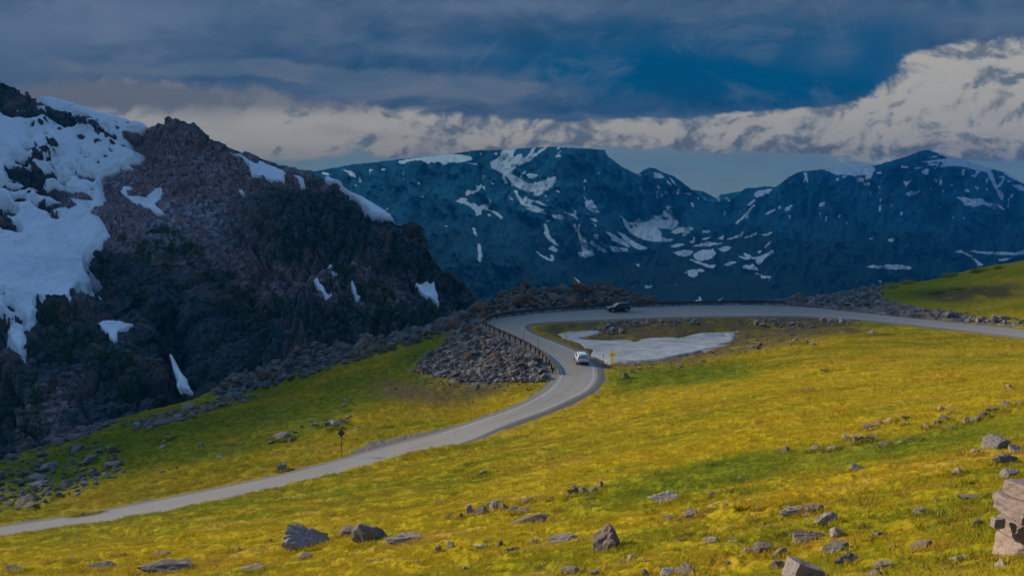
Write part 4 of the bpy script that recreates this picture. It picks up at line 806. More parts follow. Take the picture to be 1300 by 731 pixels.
# the air
hb = bmesh.new(); zmin = min(float(F3[..., 2].min()), float(vz.min()), float(S3[..., 2].min()))-1; ztop = max(float(F3[..., 2].max()), float(S3[..., 2].max()), 20)+8
xm = float(np.abs(F3[..., 0]).max())
xm = max(xm, 9000)+60
box(hb, (0, 5050, (zmin+ztop)/2), (2*xm, 10400, ztop-zmin))
hm = bpy.data.materials.new('haze_air'); hm.use_nodes = True; hm.node_tree.nodes.clear(); hn = N(hm.node_tree); ho = hn.node('ShaderNodeOutputMaterial'); pv = hn.node('ShaderNodeVolumePrincipled')
pv.inputs['Color'].default_value = (.03, .55, 1.0, 1); pv.inputs['Density'].default_value = HAZE; pv.inputs['Anisotropy'].default_value = .0
hn.l.new(pv.outputs[0], ho.inputs['Volume'])
tag(bm_obj('haze', hb, hm), kind='stuff', label='thin blue air between the camera and the far mountains')

# ------------------------------------------------------------------ render settings
scene.view_settings.view_transform = 'Standard'; scene.view_settings.look = 'None'; scene.view_settings.gamma = 1; scene.view_settings.exposure = EXPO; scene.view_settings.use_curve_mapping = False
scene.render.engine = 'CYCLES'; cy = scene.cycles; cy.use_denoising = True; cy.max_bounces = 4; cy.diffuse_bounces = 2; cy.glossy_bounces = 2; cy.transmission_bounces = 2; cy.volume_bounces = 0; cy.transparent_max_bounces = 4
cy.use_adaptive_sampling = True; cy.adaptive_threshold = .02; cy.sample_clamp_indirect = 4; cy.caustics_reflective = False; cy.caustics_refractive = False
# ------------------------------------------------------------------ snow lying in the bend
def pond():
    q, _ = march([p[0] for p in POND], [p[1] for p in POND], H1)
    poly = [(x, y) for x, y, z in q]; x0, y0 = q[:, 0].min()-2, q[:, 1].min()-2; x1, y1 = q[:, 0].max()+2, q[:, 1].max()+2
    gx, gy = np.arange(x0, x1, .22), np.arange(y0, y1, .22); X, Y = np.meshgrid(gx, gy)
    j = 1.2*fbm(X*.22, Y*.22, X*0, 5, .62); m = blur((inside(poly, X+j, Y+j*.8) & (fbm(X*.28, Y*.28, X*0+44, 5, .6) < .78)).astype(float), 4)
    Z = bil(H0, X, Y) - .25 + (sstep(.1, .6, m)-.45)*.35 + .10*fbm(X*.35, Y*.35, X*0+6, 4)
    for _ in range(1): Z = blur(Z, 2)
    kv = m > .05; keep = kv[:-1, :-1] & kv[1:, :-1] & kv[:-1, 1:] & kv[1:, 1:]
    fs = grid_faces(len(gy), len(gx), keep); ids, inv = np.unique(fs, return_inverse=True)
    V = np.stack([X, Y, Z], -1).reshape(-1, 3)
    m_, n, b, o = new_mat('dirty_snow'); p = n.pos()
    c = n.mix(n.ss(.35, .7, n.noise(n.map(p, (.4, 1, 1)), .7, 6, .65)), (.41, .43, .425), (.26, .26, .255)); c = n.mix(n.mul(n.ss(.54, .66, n.noise(p, .55, 7, .7)), .7), c, (.30, .28, .25))
    n.put(b.inputs['Base Color'], c); b.inputs['Roughness'].default_value = .75; n.put(b.inputs['Normal'], n.bump(n.noise(p, 2.0, 6, .65), .6, .15))
    tag(link('snow_patch', np_mesh('snow_patch', V[ids], inv.reshape(fs.shape), True), m_), 'flat dirty grey snow patch lying inside the hairpin bend', 'snow patch')
pond()

# ------------------------------------------------------------------ single boulders in the turf (photo pixel of the foot, width, height)
def brock(px, py, w, h, kind, i, label, group=None, rz=None, tilt=None, depth=.8, name='boulder', sink=.42, cat='boulder', lift=0):
    q, _ = march(px, py - h*.12, H1); x, y, z = q[0]; s = math.hypot(x, y)/math.hypot(FPX, px-CX)*math.cos(0)
    s = y/FPX
    ROCKS_AT.append((x, y + w*s*depth*.25, w*s))
    W, Hh = w*s, h*s/(1-sink)*.98
    return put_rock(name, kind, i, (x, y + W*depth*.25, ground_z(x, y)+lift), (W*1.1, max(W*depth, Hh*.7), Hh), rz if rz is not None else rng.uniform(-.3, .3), label, cat, group, tilt, sink)
G1 = 'boulders and stones in the grass'
BR = [
 (386,699,64,31,'grey',0,'big grey boulder with a pale left face, left of the brown lichen slab',0.3,(.0,.1),.7),
 (470,690,50,22,'dark',1,'brown slab boulder with a black shadowed right side beside the big grey boulder',-.2,(.1,.25),.6),
 (511,691,50,11,'grey',2,'low flat pale grey rock in front of the brown slab boulder',.1,(0,0),.6),
 (442,681,28,10,'dark',3,'low dark stone between the big grey boulder and the brown slab',0,(0,0),.7),
 (776,699,48,29,'dark',4,'dark humped boulder with a pale knobbly front, alone in the middle foreground',.4,(.1,.1),.8),
 (722,688,54,9,'grey',5,'long low grey outcrop ending at the dark humped boulder',.1,(0,0),.4),
 (846,638,44,13,'grey',6,'pale grey flat topped boulder with two dark notches in its front',0,(0,.05),.6),
 (672,667,62,10,'dark',7,'dark shadowed ledge of rock below the jumbled outcrop',-.15,(0,-.15),.4),
 (906,691,22,11,'grey',8,'small pale stone alone in the grass right of the dark humped boulder',0,(0,0),.8),
 (1266,573,31,17,'block',7,'pale grey angular boulder with a dark sloping right side at the right edge',.5,(.15,-.2),.8),
 (1293,577,24,13,'pink',0,'rounded pinkish stone at the right edge below the pale angular boulder',.2,(0,0),.8),
 (1276,591,29,15,'dark',2,'dark ruddy split stone above the stone cairn',.1,(0,.15),.7),
 (1285,608,26,11,'pink',3,'low pink stone just above the top of the cairn',0,(0,0),.7),
 (1241,578,18,9,'pink',5,'small orange stone left of the pale angular boulder',0,(0,0),.7),
 (1222,578,9,5,'grey',3,'tiny grey stone left of the small orange stone',0,(0,0),.7),
 (1275,724,20,12,'grey',4,'small violet grey stone in front of the cairn foot',0,(0,0),.8),
 (1022,738,42,20,'block',4,'smooth sloping pinkish boulder cut by the bottom of the photo',.2,(0,.35),.8),
 (1064,686,18,17,'grey',1,'small upright rounded grey stone standing in the grass',0,(0,0),.9),
 (1070,702,46,15,'dark',5,'rough brownish low boulder just below the upright rounded stone',-.1,(0,-.1),.6),
 (1077,719,34,15,'dark',6,'dark grey wedge boulder below the rough brownish one',.2,(0,.1),.7),
 (1028,690,46,16,'dark',0,'wide dark outcrop left of the upright rounded stone',.1,(0,-.1),.6),
 (1052,667,36,13,'grey',7,'grey stone with a pale right end above the upright rounded stone',0,(0,0),.7),
 (1006,656,34,11,'grey',2,'pale flat slab next to a dark stone on the right slope',0,(0,0),.6),
 (1036,652,32,15,'dark',8,'dark stone touching the right end of the pale flat slab',0,(0,.1),.6),
 (988,724,20,12,'dark',9,'small brown stone left of the smooth pinkish boulder',0,(0,0),.8),
 (970,703,26,12,'dark',3,'dark broken stone near the left end of the wide dark outcrop',0,(0,0),.8),
 (992,708,22,10,'dark',7,'dark stone just right of the dark broken stone',0,(0,0),.8),
 (1122,723,28,9,'pink',2,'low reddish stone in the grass right of the dark wedge boulder',0,(0,0),.8),
 (1117,735,30,9,'dark',4,'brown stone cut by the bottom edge near the low reddish stone',0,(0,0),.8),
 (1121,682,19,7,'dark',1,'small brown stone right of the upright rounded stone',0,(0,0),.7),
 (1177,698,38,13,'dark',5,'long dark rust coloured rock between the brownish boulder and the cairn',-.15,(0,-.15),.5),
 (1224,713,32,7,'grey',6,'low flat pale stone left of the cairn foot',0,(0,0),.6),
 (1241,668,12,9,'dark',2,'small dark pointed stone left of the cairn',0,(0,0),.8),
 (1170,654,22,8,'grey',9,'low grey stone on the slope left of the cairn top',0,(0,0),.7),
 (1237,634,36,6,'dark',8,'flat dark stone in the grass left of the cairn top',0,(0,0),.5),
 (1219,602,18,7,'pink',4,'pale pink stone in straw coloured grass left of the low pink stone',0,(0,0),.7),
 (1090,599,22,10,'grey',0,'grey pointed stone at the foot of the bright green band',0,(0,.1),.7),
 (1000,576,17,9,'dark',4,'small dark stone alone in yellow grass on the right slope',0,(0,0),.7),
 (1026,498,12,5,'dark',6,'dark fleck of a stone high on the open yellow slope',0,(0,0),.7),
 (1283,495,9,8,'grey',1,'small upright stone high at the right edge of the slope',0,(0,0),.8),
 (1198,523,13,7,'pink',1,'rusty orange stone at the left end of the dark outcrop row',0,(0,0),.8),
 (1183,523,7,5,'pink',5,'smaller rusty stone beside the rusty orange stone',0,(0,0),.8),
 (360,558,34,9,'grey',5,'pale flat slab on the green slope above the roadside sign',.1,(0,0),.6),
 (357,599,14,11,'pink',2,'rounded tan boulder beside the lower road',0,(0,0),.9),
 (215,557,18,5,'grey',8,'small pale slab on the left green slope',0,(0,0),.6),
 (209,727,76,14,'dark',2,'long dark outcrop at the bottom left of the photo',-.1,(0,-.05),.4),
 (130,722,48,8,'dark',6,'flat dark outcrop left of the long dark outcrop',-.1,(0,0),.4),
 (322,725,36,8,'grey',6,'low pale slab right of the long dark outcrop',0,(0,0),.5),
 (18,727,34,8,'dark',0,'low dark rock in the bottom left corner',0,(0,0),.6),
 (205,707,26,7,'dark',8,'small brown rock above the long dark outcrop',0,(0,0),.6),
 (386,712,20,8,'dark',3,'small brown stone below the big grey boulder',0,(0,0),.8),
 (795,483,10,10,'dark',1,'dark stone with a white face at the grass edge below the yellow sign',0,(0,0),.9),
 (1110,426,18,6,'grey',4,'pale flat stone in brown turf below the right hand road',0,(0,0),.6),
 (1010,437,12,7,'grey',7,'grey stone on the brown ground right of the snow patch',0,(0,0),.8),
 (612,605,17,6,'dark',7,'small dark stone on the open yellow slope below the road bend',0,(0,0),.7),
 (845,603,18,5,'dark',5,'flat brown stone on the yellow slope in the middle',0,(0,0),.6),
 (1105,545,22,7,'grey',2,'pale stone at the left end of the broken rock row on the right slope',0,(0,0),.7),
]
for px, py, w, h, k, i, lab, rz, tl, dp in BR: brock(px, py, w, h, k, i, lab, G1, rz, tl, dp)
def cluster(pts, kind, label, group, name='boulder', cat='boulder'):
    for j, (px, py, w, h) in enumerate(pts): brock(px, py, w, h, kind if kind != 'mix' else ('grey', 'dark')[j % 2], int(rng.integers(0, 10)), label, group, rng.uniform(0, 6), (rng.normal(0, .15), rng.normal(0, .15)), rng.uniform(.6, .9), name, cat=cat)
cluster([(597,653,16,12),(614,655,24,11),(628,650,20,12),(640,648,16,8),(652,652,18,8),(664,652,20,7),(570,660,16,7),(585,658,14,7),(632,641,30,5),(668,638,18,6)], 'mix', 'dark and grey rock of the jumbled outcrop in the middle foreground', 'jumbled outcrop left of the middle')
cluster([(727,630,16,11),(740,628,18,9),(752,627,16,9),(763,621,14,9),(722,634,10,6),(733,622,22,6),(700,634,10,5)], 'dark', 'dark rock of the tight cluster on the yellow slope in the middle', 'tight rock cluster in the middle')
cluster([(1075,561,14,9),(1092,562,16,9),(1105,560,14,6),(1040,572,26,6),(1058,571,22,5),(1118,541,14,7),(1132,537,18,7),(1148,534,18,7),(1150,540,10,5),(1125,568,24,6),(1145,565,20,6),(1160,562,22,5),(1112,555,12,5)], 'mix', 'rock of the broken row running up the green right slope', 'broken rock row on the right slope')
cluster([(1178,545,12,8),(1190,540,14,8),(1200,535,16,7),(1210,527,12,8),(1225,540,14,9),(1240,537,20,9),(1250,530,14,8),(1262,524,26,7),(1280,517,24,7),(1295,515,16,6),(1208,546,16,6)], 'dark', 'dark rock of the upper outcrop near the right edge', 'upper outcrop at the right edge')
cluster([(950,704,14,8),(940,690,12,6),(905,632,12,6),(868,628,16,5),(930,692,16,6),(880,655,30,6),(850,660,22,5),(650,702,26,7),(680,690,16,5),(635,696,12,8),(571,697,8,10),(556,702,6,11),(610,697,20,5),(655,706,10,5),
         (800,712,14,7),(726,731,24,13),(756,732,14,8),(820,733,18,9),(850,733,24,9),(875,732,34,11),(905,706,12,5),(925,718,14,6),(978,672,12,5),(960,662,12,4),(1000,640,10,4),(1150,630,14,4),(1190,640,12,4),(1230,650,10,4),(1105,640,14,4),
         (1140,698,14,5),(1150,710,12,4),(1200,727,20,5),(1255,728,14,5),(1090,655,14,5),(940,610,10,4),(960,560,8,3),(1050,470,8,3),(905,590,10,4),(700,583,8,4),(740,598,10,3),(560,640,10,4),(420,655,12,4),(450,640,10,3),(340,690,10,5),
         (300,700,14,5),(270,715,12,5),(90,712,14,5),(60,715,10,4),(240,680,12,4),(180,690,14,4),(150,705,10,4),(500,700,12,4),(530,715,14,5),(470,715,12,4),(590,725,14,6),(620,720,10,4),(690,720,14,6)], 'mix', 'small low stone half sunk in the foreground grass', 'small stones in the foreground grass')
cluster([(414,543,16,8),(426,544,18,9),(437,541,14,8),(420,539,14,6),(432,537,12,6)], 'grey', 'dark grey rock of the low broken outcrop above the roadside sign', 'broken outcrop above the roadside sign')
cluster([(95,657,9,4),(103,656,10,5),(112,655,8,3),(118,654,7,3),(127,652,7,4)], 'grey', 'pale small stone at the far verge of the lower road', 'pale stones at the lower road verge', cat='stone', name='verge_stone')

more = []
for _ in range(900):
    px, py = rng.uniform(560, 1290), rng.uniform(585, 728)
    if perlin(np.array([px/90]), np.array([py/32]), np.array([.5]))[0] < .12 or any(abs(px-a)*.7+abs(py-b_)*1.6 < 16 for a, b_, *_r in BR+more) or (px > 1235 and py > 600): continue
    w = rng.uniform(5, 17)*(.55+.45*(py-560)/170); more.append((px, py, w, w*rng.uniform(.22, .42)))
    if len(more) >= 75: break
cluster(more, 'dark', 'small flat brownish stone half buried in the yellow turf', 'flat stones half buried in the turf')
# ------------------------------------------------------------------ rock fields: sampled over the stony ground
def scatter(polys, num, kind, smin, smax, name, label, group, cat='rock', expo=2.2, flatn=(.5, .9)):
    polys_a = [np.array(p, float) for p in polys]; got = 0; tries = 0; out = []
    while got < num and tries < 60:
        tries += 1
        P = polys_a[tries % len(polys_a)]; k = 220
        px, py = rng.uniform(P[:, 0].min(), P[:, 0].max(), k), rng.uniform(P[:, 1].min(), P[:, 1].max(), k)
        q, ok = march(px, py, H1); ok &= inside(P, px, py) & (bil(RD, q[:, 0], q[:, 1]) > 1.2) & (q[:, 1] < 230)
        for x, y, z in q[ok][:max(8, num//(4*len(polys_a)))]:
            s = smin + (smax-smin)*rng.random()**expo
            if any((x-a)**2+(y-b_)**2 < ((s+c)*.38)**2 for a, b_, c in out): continue
            out.append((x, y, s)); got += 1
            if got >= num: break
    for x, y, s in out:
        a = rng.uniform(.7, 1.1)
        put_rock(name, kind if isinstance(kind, str) else kind[int(rng.integers(len(kind)))], int(rng.integers(0, 10)), (x, y, ground_z(x, y)), (s, s*a, s*rng.uniform(*flatn)), rng.uniform(0, 6.3), label, cat, group, (rng.normal(0, .2), rng.normal(0, .2)), .28)
    return out
P_SCREE = [(598,416),(635,432),(655,444),(678,457),(694,474),(698,484),(675,486),(640,486),(600,486),(560,480),(522,474),(535,455),(565,432),(585,418)]
o1 = scatter([P_SCREE], 230, ('scree', 'scree', 'ridge'), .7, 2.1, 'scree_rock', 'angular block of the grey rubble slope below the road guardrail', 'blocks of the rubble slope', expo=2.6)
P_RIDGE = [(575,418),(590,408),(612,401),(640,392),(690,389),(760,387),(800,387),(832,385),(822,372),(790,362),(745,358),(720,368),(690,368),(655,362),(630,372),(600,392)]
o2 = scatter([P_RIDGE], 135, ('ridge', 'ridge', 'dark'), 1.0, 3.1, 'ridge_rock', 'russet or dark block of the rocky ridge behind the upper road', 'blocks of the ridge behind the road', expo=2.0, flatn=(.6, 1.0))
P_HUMP = [(270,502),(280,488),(330,462),(370,446),(420,432),(480,428),(530,424),(560,412),(580,400),(600,398),(560,425),(500,445),(440,462),(390,478),(330,495)]
o3 = scatter([P_HUMP], 120, ('dark', 'dark', 'ridge'), .9, 3.0, 'hump_rock', 'dark block of the rocky hump along the edge of the green slope', 'blocks of the dark hump', expo=2.0, flatn=(.5, .9))
P_FIELD = [[(-5,590),(60,552),(110,556),(150,575),(158,600),(105,622),(40,645),(-5,655)], [(60,556),(140,527),(152,535),(95,560)],[(150,540),(300,500),(330,505),(180,548)]]
o4 = scatter(P_FIELD, 170, ('dark', 'dark', 'grey'), .6, 2.6, 'field_rock', 'grey rock of the stony ground at the left end of the green slope', 'rocks at the left end of the slope', expo=2.2, flatn=(.35, .6))
P_BANK = [[(765,409),(800,407),(890,406),(895,411),(840,414),(770,417)],[(752,418),(800,416),(790,424),(755,426)],[(930,405),(1100,407),(1100,412),(1000,418),(935,410)]]
o5 = scatter(P_BANK, 80, ('grey', 'scree'), .5, 1.6, 'bank_rock', 'pale grey rock on the bank between the upper road and the snow patch', 'rocks between road and snow patch', expo=2.0)
P_CUT = [[(1005,386),(1030,374),(1075,364),(1120,362),(1125,388),(1070,391),(1040,390)],[(1110,392),(1200,394),(1300,405),(1300,414),(1200,406),(1120,398)]]
cluster([(1128,364,8,5),(1133,366,6,4),(1151,361,7,6),(1162,358,6,4),(1205,352,9,6),(1238,346,6,4),(1243,345,7,5),(1268,341,6,4),(1187,372,9,4),(1215,368,8,4)], 'mix', 'small rock on the crest of the grassy hill at the right', 'rocks on the right hill crest', cat='rock', name='crest_rock')
o6 = scatter(P_CUT, 70, ('scree', 'ridge', 'grey'), .5, 2.0, 'cutting_rock', 'grey brown rock of the stony cutting beside the right hand road', 'rocks of the road cutting', expo=2.2)
P_SH = [[(770,466),(860,452),(930,440),(960,445),(880,468),(800,476)],[(930,428),(1040,420),(1040,438),(950,446)]]
o7 = scatter(P_SH, 40, ('grey', 'dark'), .4, 1.2, 'shore_rock', 'small rock on the brown ground at the near rim of the snow patch', 'rocks at the snow patch rim', expo=2.2, flatn=(.35, .6))
P_SL = [[(20,650),(300,590),(430,560),(560,495),(470,470),(270,510),(100,570)]]
o8 = scatter(P_SL, 60, ('grey', 'dark'), .35, 1.3, 'slope_stone', 'small low stone scattered on the green slope below the road', 'stones on the green slope', cat='stone', expo=2.5, flatn=(.3, .5))
# everything smaller than that is one mass of rubble
def rubble():
    vs, fs, off = [], [], 0
    shp = [rock_shape(900+i, 2, 9, .12) for i in range(5)]
    def spray(P, num, smin, smax):
        nonlocal off
        P = np.array(P, float); k = 0
        px, py = rng.uniform(P[:, 0].min(), P[:, 0].max(), num*4), rng.uniform(P[:, 1].min(), P[:, 1].max(), num*4)
        q, ok = march(px, py, H1); ok &= inside(P, px, py) & (bil(RD, q[:, 0], q[:, 1]) > .9) & (q[:, 1] < 230)
        for x, y, z in q[ok][:num]:
            v, f = shp[int(rng.integers(5))]; s = smin+(smax-smin)*rng.random()**2.5; a = rng.uniform(0, 6.3); c, s_ = math.cos(a), math.sin(a)
            w = v*np.array([s, s*rng.uniform(.7, 1), s*rng.uniform(.45, .8)])/2; w = np.stack([w[:, 0]*c-w[:, 1]*s_, w[:, 0]*s_+w[:, 1]*c, w[:, 2]+.2*s], 1) + [x, y, z]
            vs.append(w); fs.append(f+off); off += len(v)
    spray([(520,490),(505,470),(530,445),(570,420),(600,410),(690,455),(706,488),(680,496),(600,498)], 520, .18, .6); spray(P_SCREE, 1500, .25, .95); spray(P_RIDGE, 450, .4, 1.2); spray(P_HUMP, 500, .4, 1.1)
    for P in P_FIELD: spray(P, 260, .3, 1.0)
    for P in P_BANK+P_CUT: spray(P, 170, .2, .7)
    for P in P_SH: spray(P, 60, .2, .5)
    me = np_mesh('rubble', np.concatenate(vs), np.concatenate(fs), False); me.materials.append(R_RUB)
    tag(link('rubble', me), 'small loose stones filling the gaps between the larger blocks', kind='stuff')
R_RUB = rock_mat('loose_stone', (.075, .068, .062), (.24, .215, .19), (.19, .13, .10), .3)
rubble()

# ------------------------------------------------------------------ cairn at the right edge
def cairn():
    q, _ = march(1286, 704, H1); x0, y0, z0 = q[0]; s = y0/FPX; g = 'stones piled in the cairn'
    L = [(1310,710,72,30,'block',0,'big pinkish block at the base of the stone cairn',.15,(0,0)),
         (1313,682,72,29,'block',2,'pink and grey slab resting on the base block of the cairn',-.1,(0,-.12)),
         (1309,656,72,25,'block',1,'pale squarish block under the top stone of the cairn',.1,(0,0)),
         (1314,634,62,20,'block',3,'pale wedge shaped top stone of the cairn',.3,(0,.1)),
         (1267,668,15,11,'block',5,'small bluish stone wedged at the left side of the cairn',0,(0,0))]
    for px, py, w, h, k, i, lab, rz, tl in L:
        yb = y0 + (.05 if w > 20 else -.1); b_ = at_d(px, py, yb)
        o = link('cairn_stone', proto(k, i)); o.scale = (w*s/2*1.05, w*s/2*.85, h*s/2*1.2); o.rotation_euler = (*tl, rz); o.location = (b_[0], yb, b_[2] + h*s*.5)
        tag(o, lab, 'stone', g)
cairn()

# ------------------------------------------------------------------ guardrail round the outside of the bend
rust = flat('weathering_steel', (.10, .055, .032), .8, .2, .3, .35, 2); wood = flat('creosoted_post', (.075, .055, .04), .9, 0, .2, .3, 4)
wdark = flat('dull_galvanised_rail', (.085, .085, .085), .6, .4, .4, .3, 2)
def guardrail():
    i0, i1 = st(15)+8, st(32)
    out_ = (RF-RN); out_[:, 2] = 0; out_ /= np.linalg.norm(out_, axis=1)[:, None]
    path = smooth1((RF+out_*.75)[i0:i1], 8); nrm_ = out_[i0:i1]
    L = np.r_[0, np.cumsum(np.linalg.norm(np.diff(path, axis=0), axis=1))]
    root = empty('guardrail', tuple(path[0])); tag(root, 'rusty steel guardrail on wooden posts round the outside of the bend', 'guardrail')
    pr = [(.05, .0), (.05, .05), (-.03, .10), (-.03, .15), (.05, .20), (.05, .25), (-.03, .30), (-.03, .35), (.05, .40), (.05, .45)]
    prof = [(-a, b_) for a, b_ in pr] + [(-a+.02, b_) for a, b_ in reversed(pr)]
    def rail(name, a, b_, mat):
        seg = slice(a, b_); V = []
        for (u, h_) in prof: V.append(path[seg] + nrm_[seg]*(u-.12) + np.array([0, 0, .36+h_]))
        V = np.stack(V+[V[0]], 1); me = np_mesh(name, V.reshape(-1, 3), grid_faces(V.shape[0], V.shape[1]), False)
        o = link(name, me, mat, root); o.matrix_parent_inverse = Matrix.Translation(-Vector(path[0])); return o
    split = int(np.searchsorted(L, 42)); a = rail('rail', 0, split+1, rust); b_ = rail('rail', split, len(path), wdark)
    pm = None; d = .4; k = 0
    while d < L[-1] and k < 98:
        j = int(np.searchsorted(L, d)); p_ = path[min(j, len(path)-1)] + nrm_[min(j, len(path)-1)]*.03
        if pm is None:
            bm = bmesh.new(); box(bm, (0, 0, .15), (.18, .15, 1.2)); o = bm_obj('post', bm, wood, root, bevel=.012); pm = o.data
        else: o = link('post', pm, None, root)
        o.matrix_parent_inverse = Matrix.Translation(-Vector(path[0])); o.location = (p_[0], p_[1], p_[2]); nn_ = nrm_[min(j, len(path)-1)]; o.rotation_euler = (0, 0, math.atan2(nn_[1], nn_[0])); d += 1.9; k += 1
    # terminal flare
    bm = bmesh.new(); box(bm, (0, 0, .58), (.09, .32, .42)); e = bm_obj('end_shoe', bm, rust, root, bevel=.02); e.matrix_parent_inverse = Matrix.Translation(-Vector(path[0])); e.location = path[0]-nrm_[0]*.12; e.rotation_euler = (0, 0, math.atan2(nrm_[0][1], nrm_[0][0]))
    return path, nrm_
GP, GN_ = guardrail()

# ------------------------------------------------------------------ signs and snow poles
sy = flat('sign_yellow', (.95, .62, .02), .45, 0, .5, .06); sb = flat('sign_black', (.012, .012, .012), .5); sgm = flat('sign_back_metal', (.06, .055, .05), .6, .3, .4); pst = flat('steel_post', (.10, .085, .07), .6, .5, .4)
def diamond(bm, side, y0, th, zc):
    box(bm, (0, y0, zc), (side, th, side), None)
    bmesh.ops.rotate(bm, verts=bm.verts, cent=(0, y0, zc), matrix=Matrix.Rotation(math.pi/4, 3, 'Y'))
def sign_front(px, py, rz):
    q, _ = march(px, py, H1); r = empty('curve_sign', tuple(q[0]), rz); tag(r, 'yellow diamond curve warning sign with a small yellow plate below, at the snow patch', 'road sign')
    bm = bmesh.new(); box(bm, (0, .035, .95), (.055, .055, 2.3)); bm_obj('post', bm, pst, r)
    zc = 1.92
    bm = bmesh.new(); diamond(bm, .74, 0, .012, zc); pl = bm_obj('sign_plate', bm, sy, r, bevel=.004)
    bm = bmesh.new()
    for a in range(4):                      # black border line
        c, s_ = math.cos(math.pi/4+a*math.pi/2), math.sin(math.pi/4+a*math.pi/2); m = Matrix.Rotation(-(math.pi/4+a*math.pi/2), 4, 'Y')
        box(bm, (.345*c, -.0085, zc+.345*s_), (.018, .003, .67), m)
    bm_obj('border', bm, sb, pl)
    bm = bmesh.new(); pts = [(.10, -.20), (.10, -.02), (.06, .06), (0, .09), (-.06, .06), (-.09, 0), (-.09, -.06)]   # hairpin arrow
    for (a, b_), (c, d) in zip(pts[:-1], pts[1:]):
        box(bm, ((a+c)/2, -.0092, zc+(b_+d)/2), (.065, .003, math.hypot(c-a, d-b_)+.05), Matrix.Rotation(math.atan2(c-a, d-b_), 4, 'Y'))
    v = [bm.verts.new((-.09+dx, yy_, zc+dz)) for yy_ in (-.0125, -.0065) for dx, dz in ((-.10, -.06), (.10, -.06), (0, -.20))]
    for f in ((0, 1, 2), (5, 4, 3), (0, 3, 4, 1), (1, 4, 5, 2), (2, 5, 3, 0)): bm.faces.new([v[i] for i in f])
    bm_obj('arrow', bm, sb, pl)
    bm = bmesh.new(); box(bm, (0, 0, 1.06), (.58, .012, .58)); p2 = bm_obj('advisory_plate', bm, sy, r, bevel=.004)
    bm = bmesh.new()
    for (x, z, w, h) in ((0, 1.33, .55, .014), (0, .79, .55, .014), (-.27, 1.06, .014, .55), (.27, 1.06, .014, .55)): box(bm, (x, -.0085, z), (w, .003, h))
    bm_obj('border', bm, sb, p2)
sign_front(777.3, 468, R(-30))
def sign_back(px, py):
    q, _ = march(px, py, H1); r = empty('warning_sign', tuple(q[0]), R(8)); tag(r, 'dark diamond road sign seen from behind on a thin post by the lower road', 'road sign')
    bm = bmesh.new(); box(bm, (0, 0, 1.15), (.06, .05, 3.0)); bm_obj('post', bm, pst, r)
    bm = bmesh.new(); diamond(bm, .56, .034, .012, 2.62); pl = bm_obj('sign_plate', bm, sgm, r, bevel=.004)
    bm = bmesh.new(); box(bm, (0, .026, 2.80), (.30, .012, .04)); box(bm, (0, .026, 2.45), (.30, .012, .04)); bm_obj('bracket', bm, pst, pl)
sign_back(434, 582)
def hazard():
    p_ = GP[2]-GN_[2]*.35; z = ground_z(p_[0], p_[1]); r = empty('hazard_marker', (p_[0], p_[1], max(z, p_[2]-.15)), R(15)); tag(r, 'small yellow hazard marker at the lower end of the guardrail', 'road marker')
    bm = bmesh.new(); box(bm, (0, .03, .55), (.05, .04, 1.3)); bm_obj('post', bm, pst, r)
    bm = bmesh.new(); box(bm, (0, 0, .95), (.34, .012, .62)); pl = bm_obj('marker_plate', bm, sy, r, bevel=.004)
    bm = bmesh.new()
    for z in (.76, .95, 1.14): box(bm, (0, -.008, z), (.36, .003, .05), Matrix.Rotation(R(45), 4, 'Y'))
    bm_obj('stripe', bm, sb, pl)
hazard()
def snow_pole(pos, h, lab):
    r = empty('snow_pole', tuple(pos)); tag(r, lab, 'snow pole', 'thin snow poles along the road')
    bm = bmesh.new(); cyl(bm, (0, 0, -.3), (0, 0, h), .035, .028, 8); bm_obj('pole', bm, pst, r)
    bm = bmesh.new(); cyl(bm, (0, 0, h-.35), (0, 0, h-.1), .042, .042, 8); bm_obj('reflector', bm, sb, r)
for pxw, pyw, h, lab in ((667, 437, 2.3, 'thin dark snow pole halfway along the rusty guardrail'), (686, 448, 2.4, 'thin dark snow pole near the lower end of the rusty guardrail')):
    t = at_d(pxw, 440, 140)[0]/140; j = min(range(len(GP)//2), key=lambda i: abs(GP[i][0]/GP[i][1]-t)+(0 if GP[i][1] < 150 else 1)); p_ = GP[j]+GN_[j]*.3; snow_pole((p_[0], p_[1], p_[2]-.1), h+.3, lab)
for pxw, pyw, h, lab in ((766, 462, 1.35, 'thin snow pole at the rim of the snow patch left of the yellow sign'), (718.7, 430, 1.2, 'thin snow pole at the upper left end of the snow patch')):
    q, _ = march(pxw, pyw, H1); snow_pole(q[0], h, lab)

# ------------------------------------------------------------------ cars
glass_d, n, b, out = new_mat('car_glass'); b.inputs['Base Color'].default_value = (.012, .016, .02, 1); b.inputs['Roughness'].default_value = .06; b.inputs['Specular IOR Level'].default_value = .6
tyre_m = flat('tyre_rubber', (.015, .015, .015), .85); rim_m = flat('alloy_rim', (.42, .42, .43), .35, .9, .5); trim_m = flat('black_plastic', (.02, .02, .021), .6)
head_m = flat('headlight_lens', (.62, .64, .66), .15, 0, .6); tail_m = flat('tail_light_lens', (.28, .012, .012), .25, 0, .6); plate_m = flat('number_plate', (.55, .56, .56), .5)
def paint(name, c, metal):
    m, n, b, o = new_mat(name); n.put(b.inputs['Base Color'], n.mix(n.noise(n.objco(), 60, 2), [v*.93 for v in c], c)); b.inputs['Metallic'].default_value = metal; b.inputs['Roughness'].default_value = .32; b.inputs['Coat Weight'].default_value = .35; b.inputs['Coat Roughness'].default_value = .05; return m
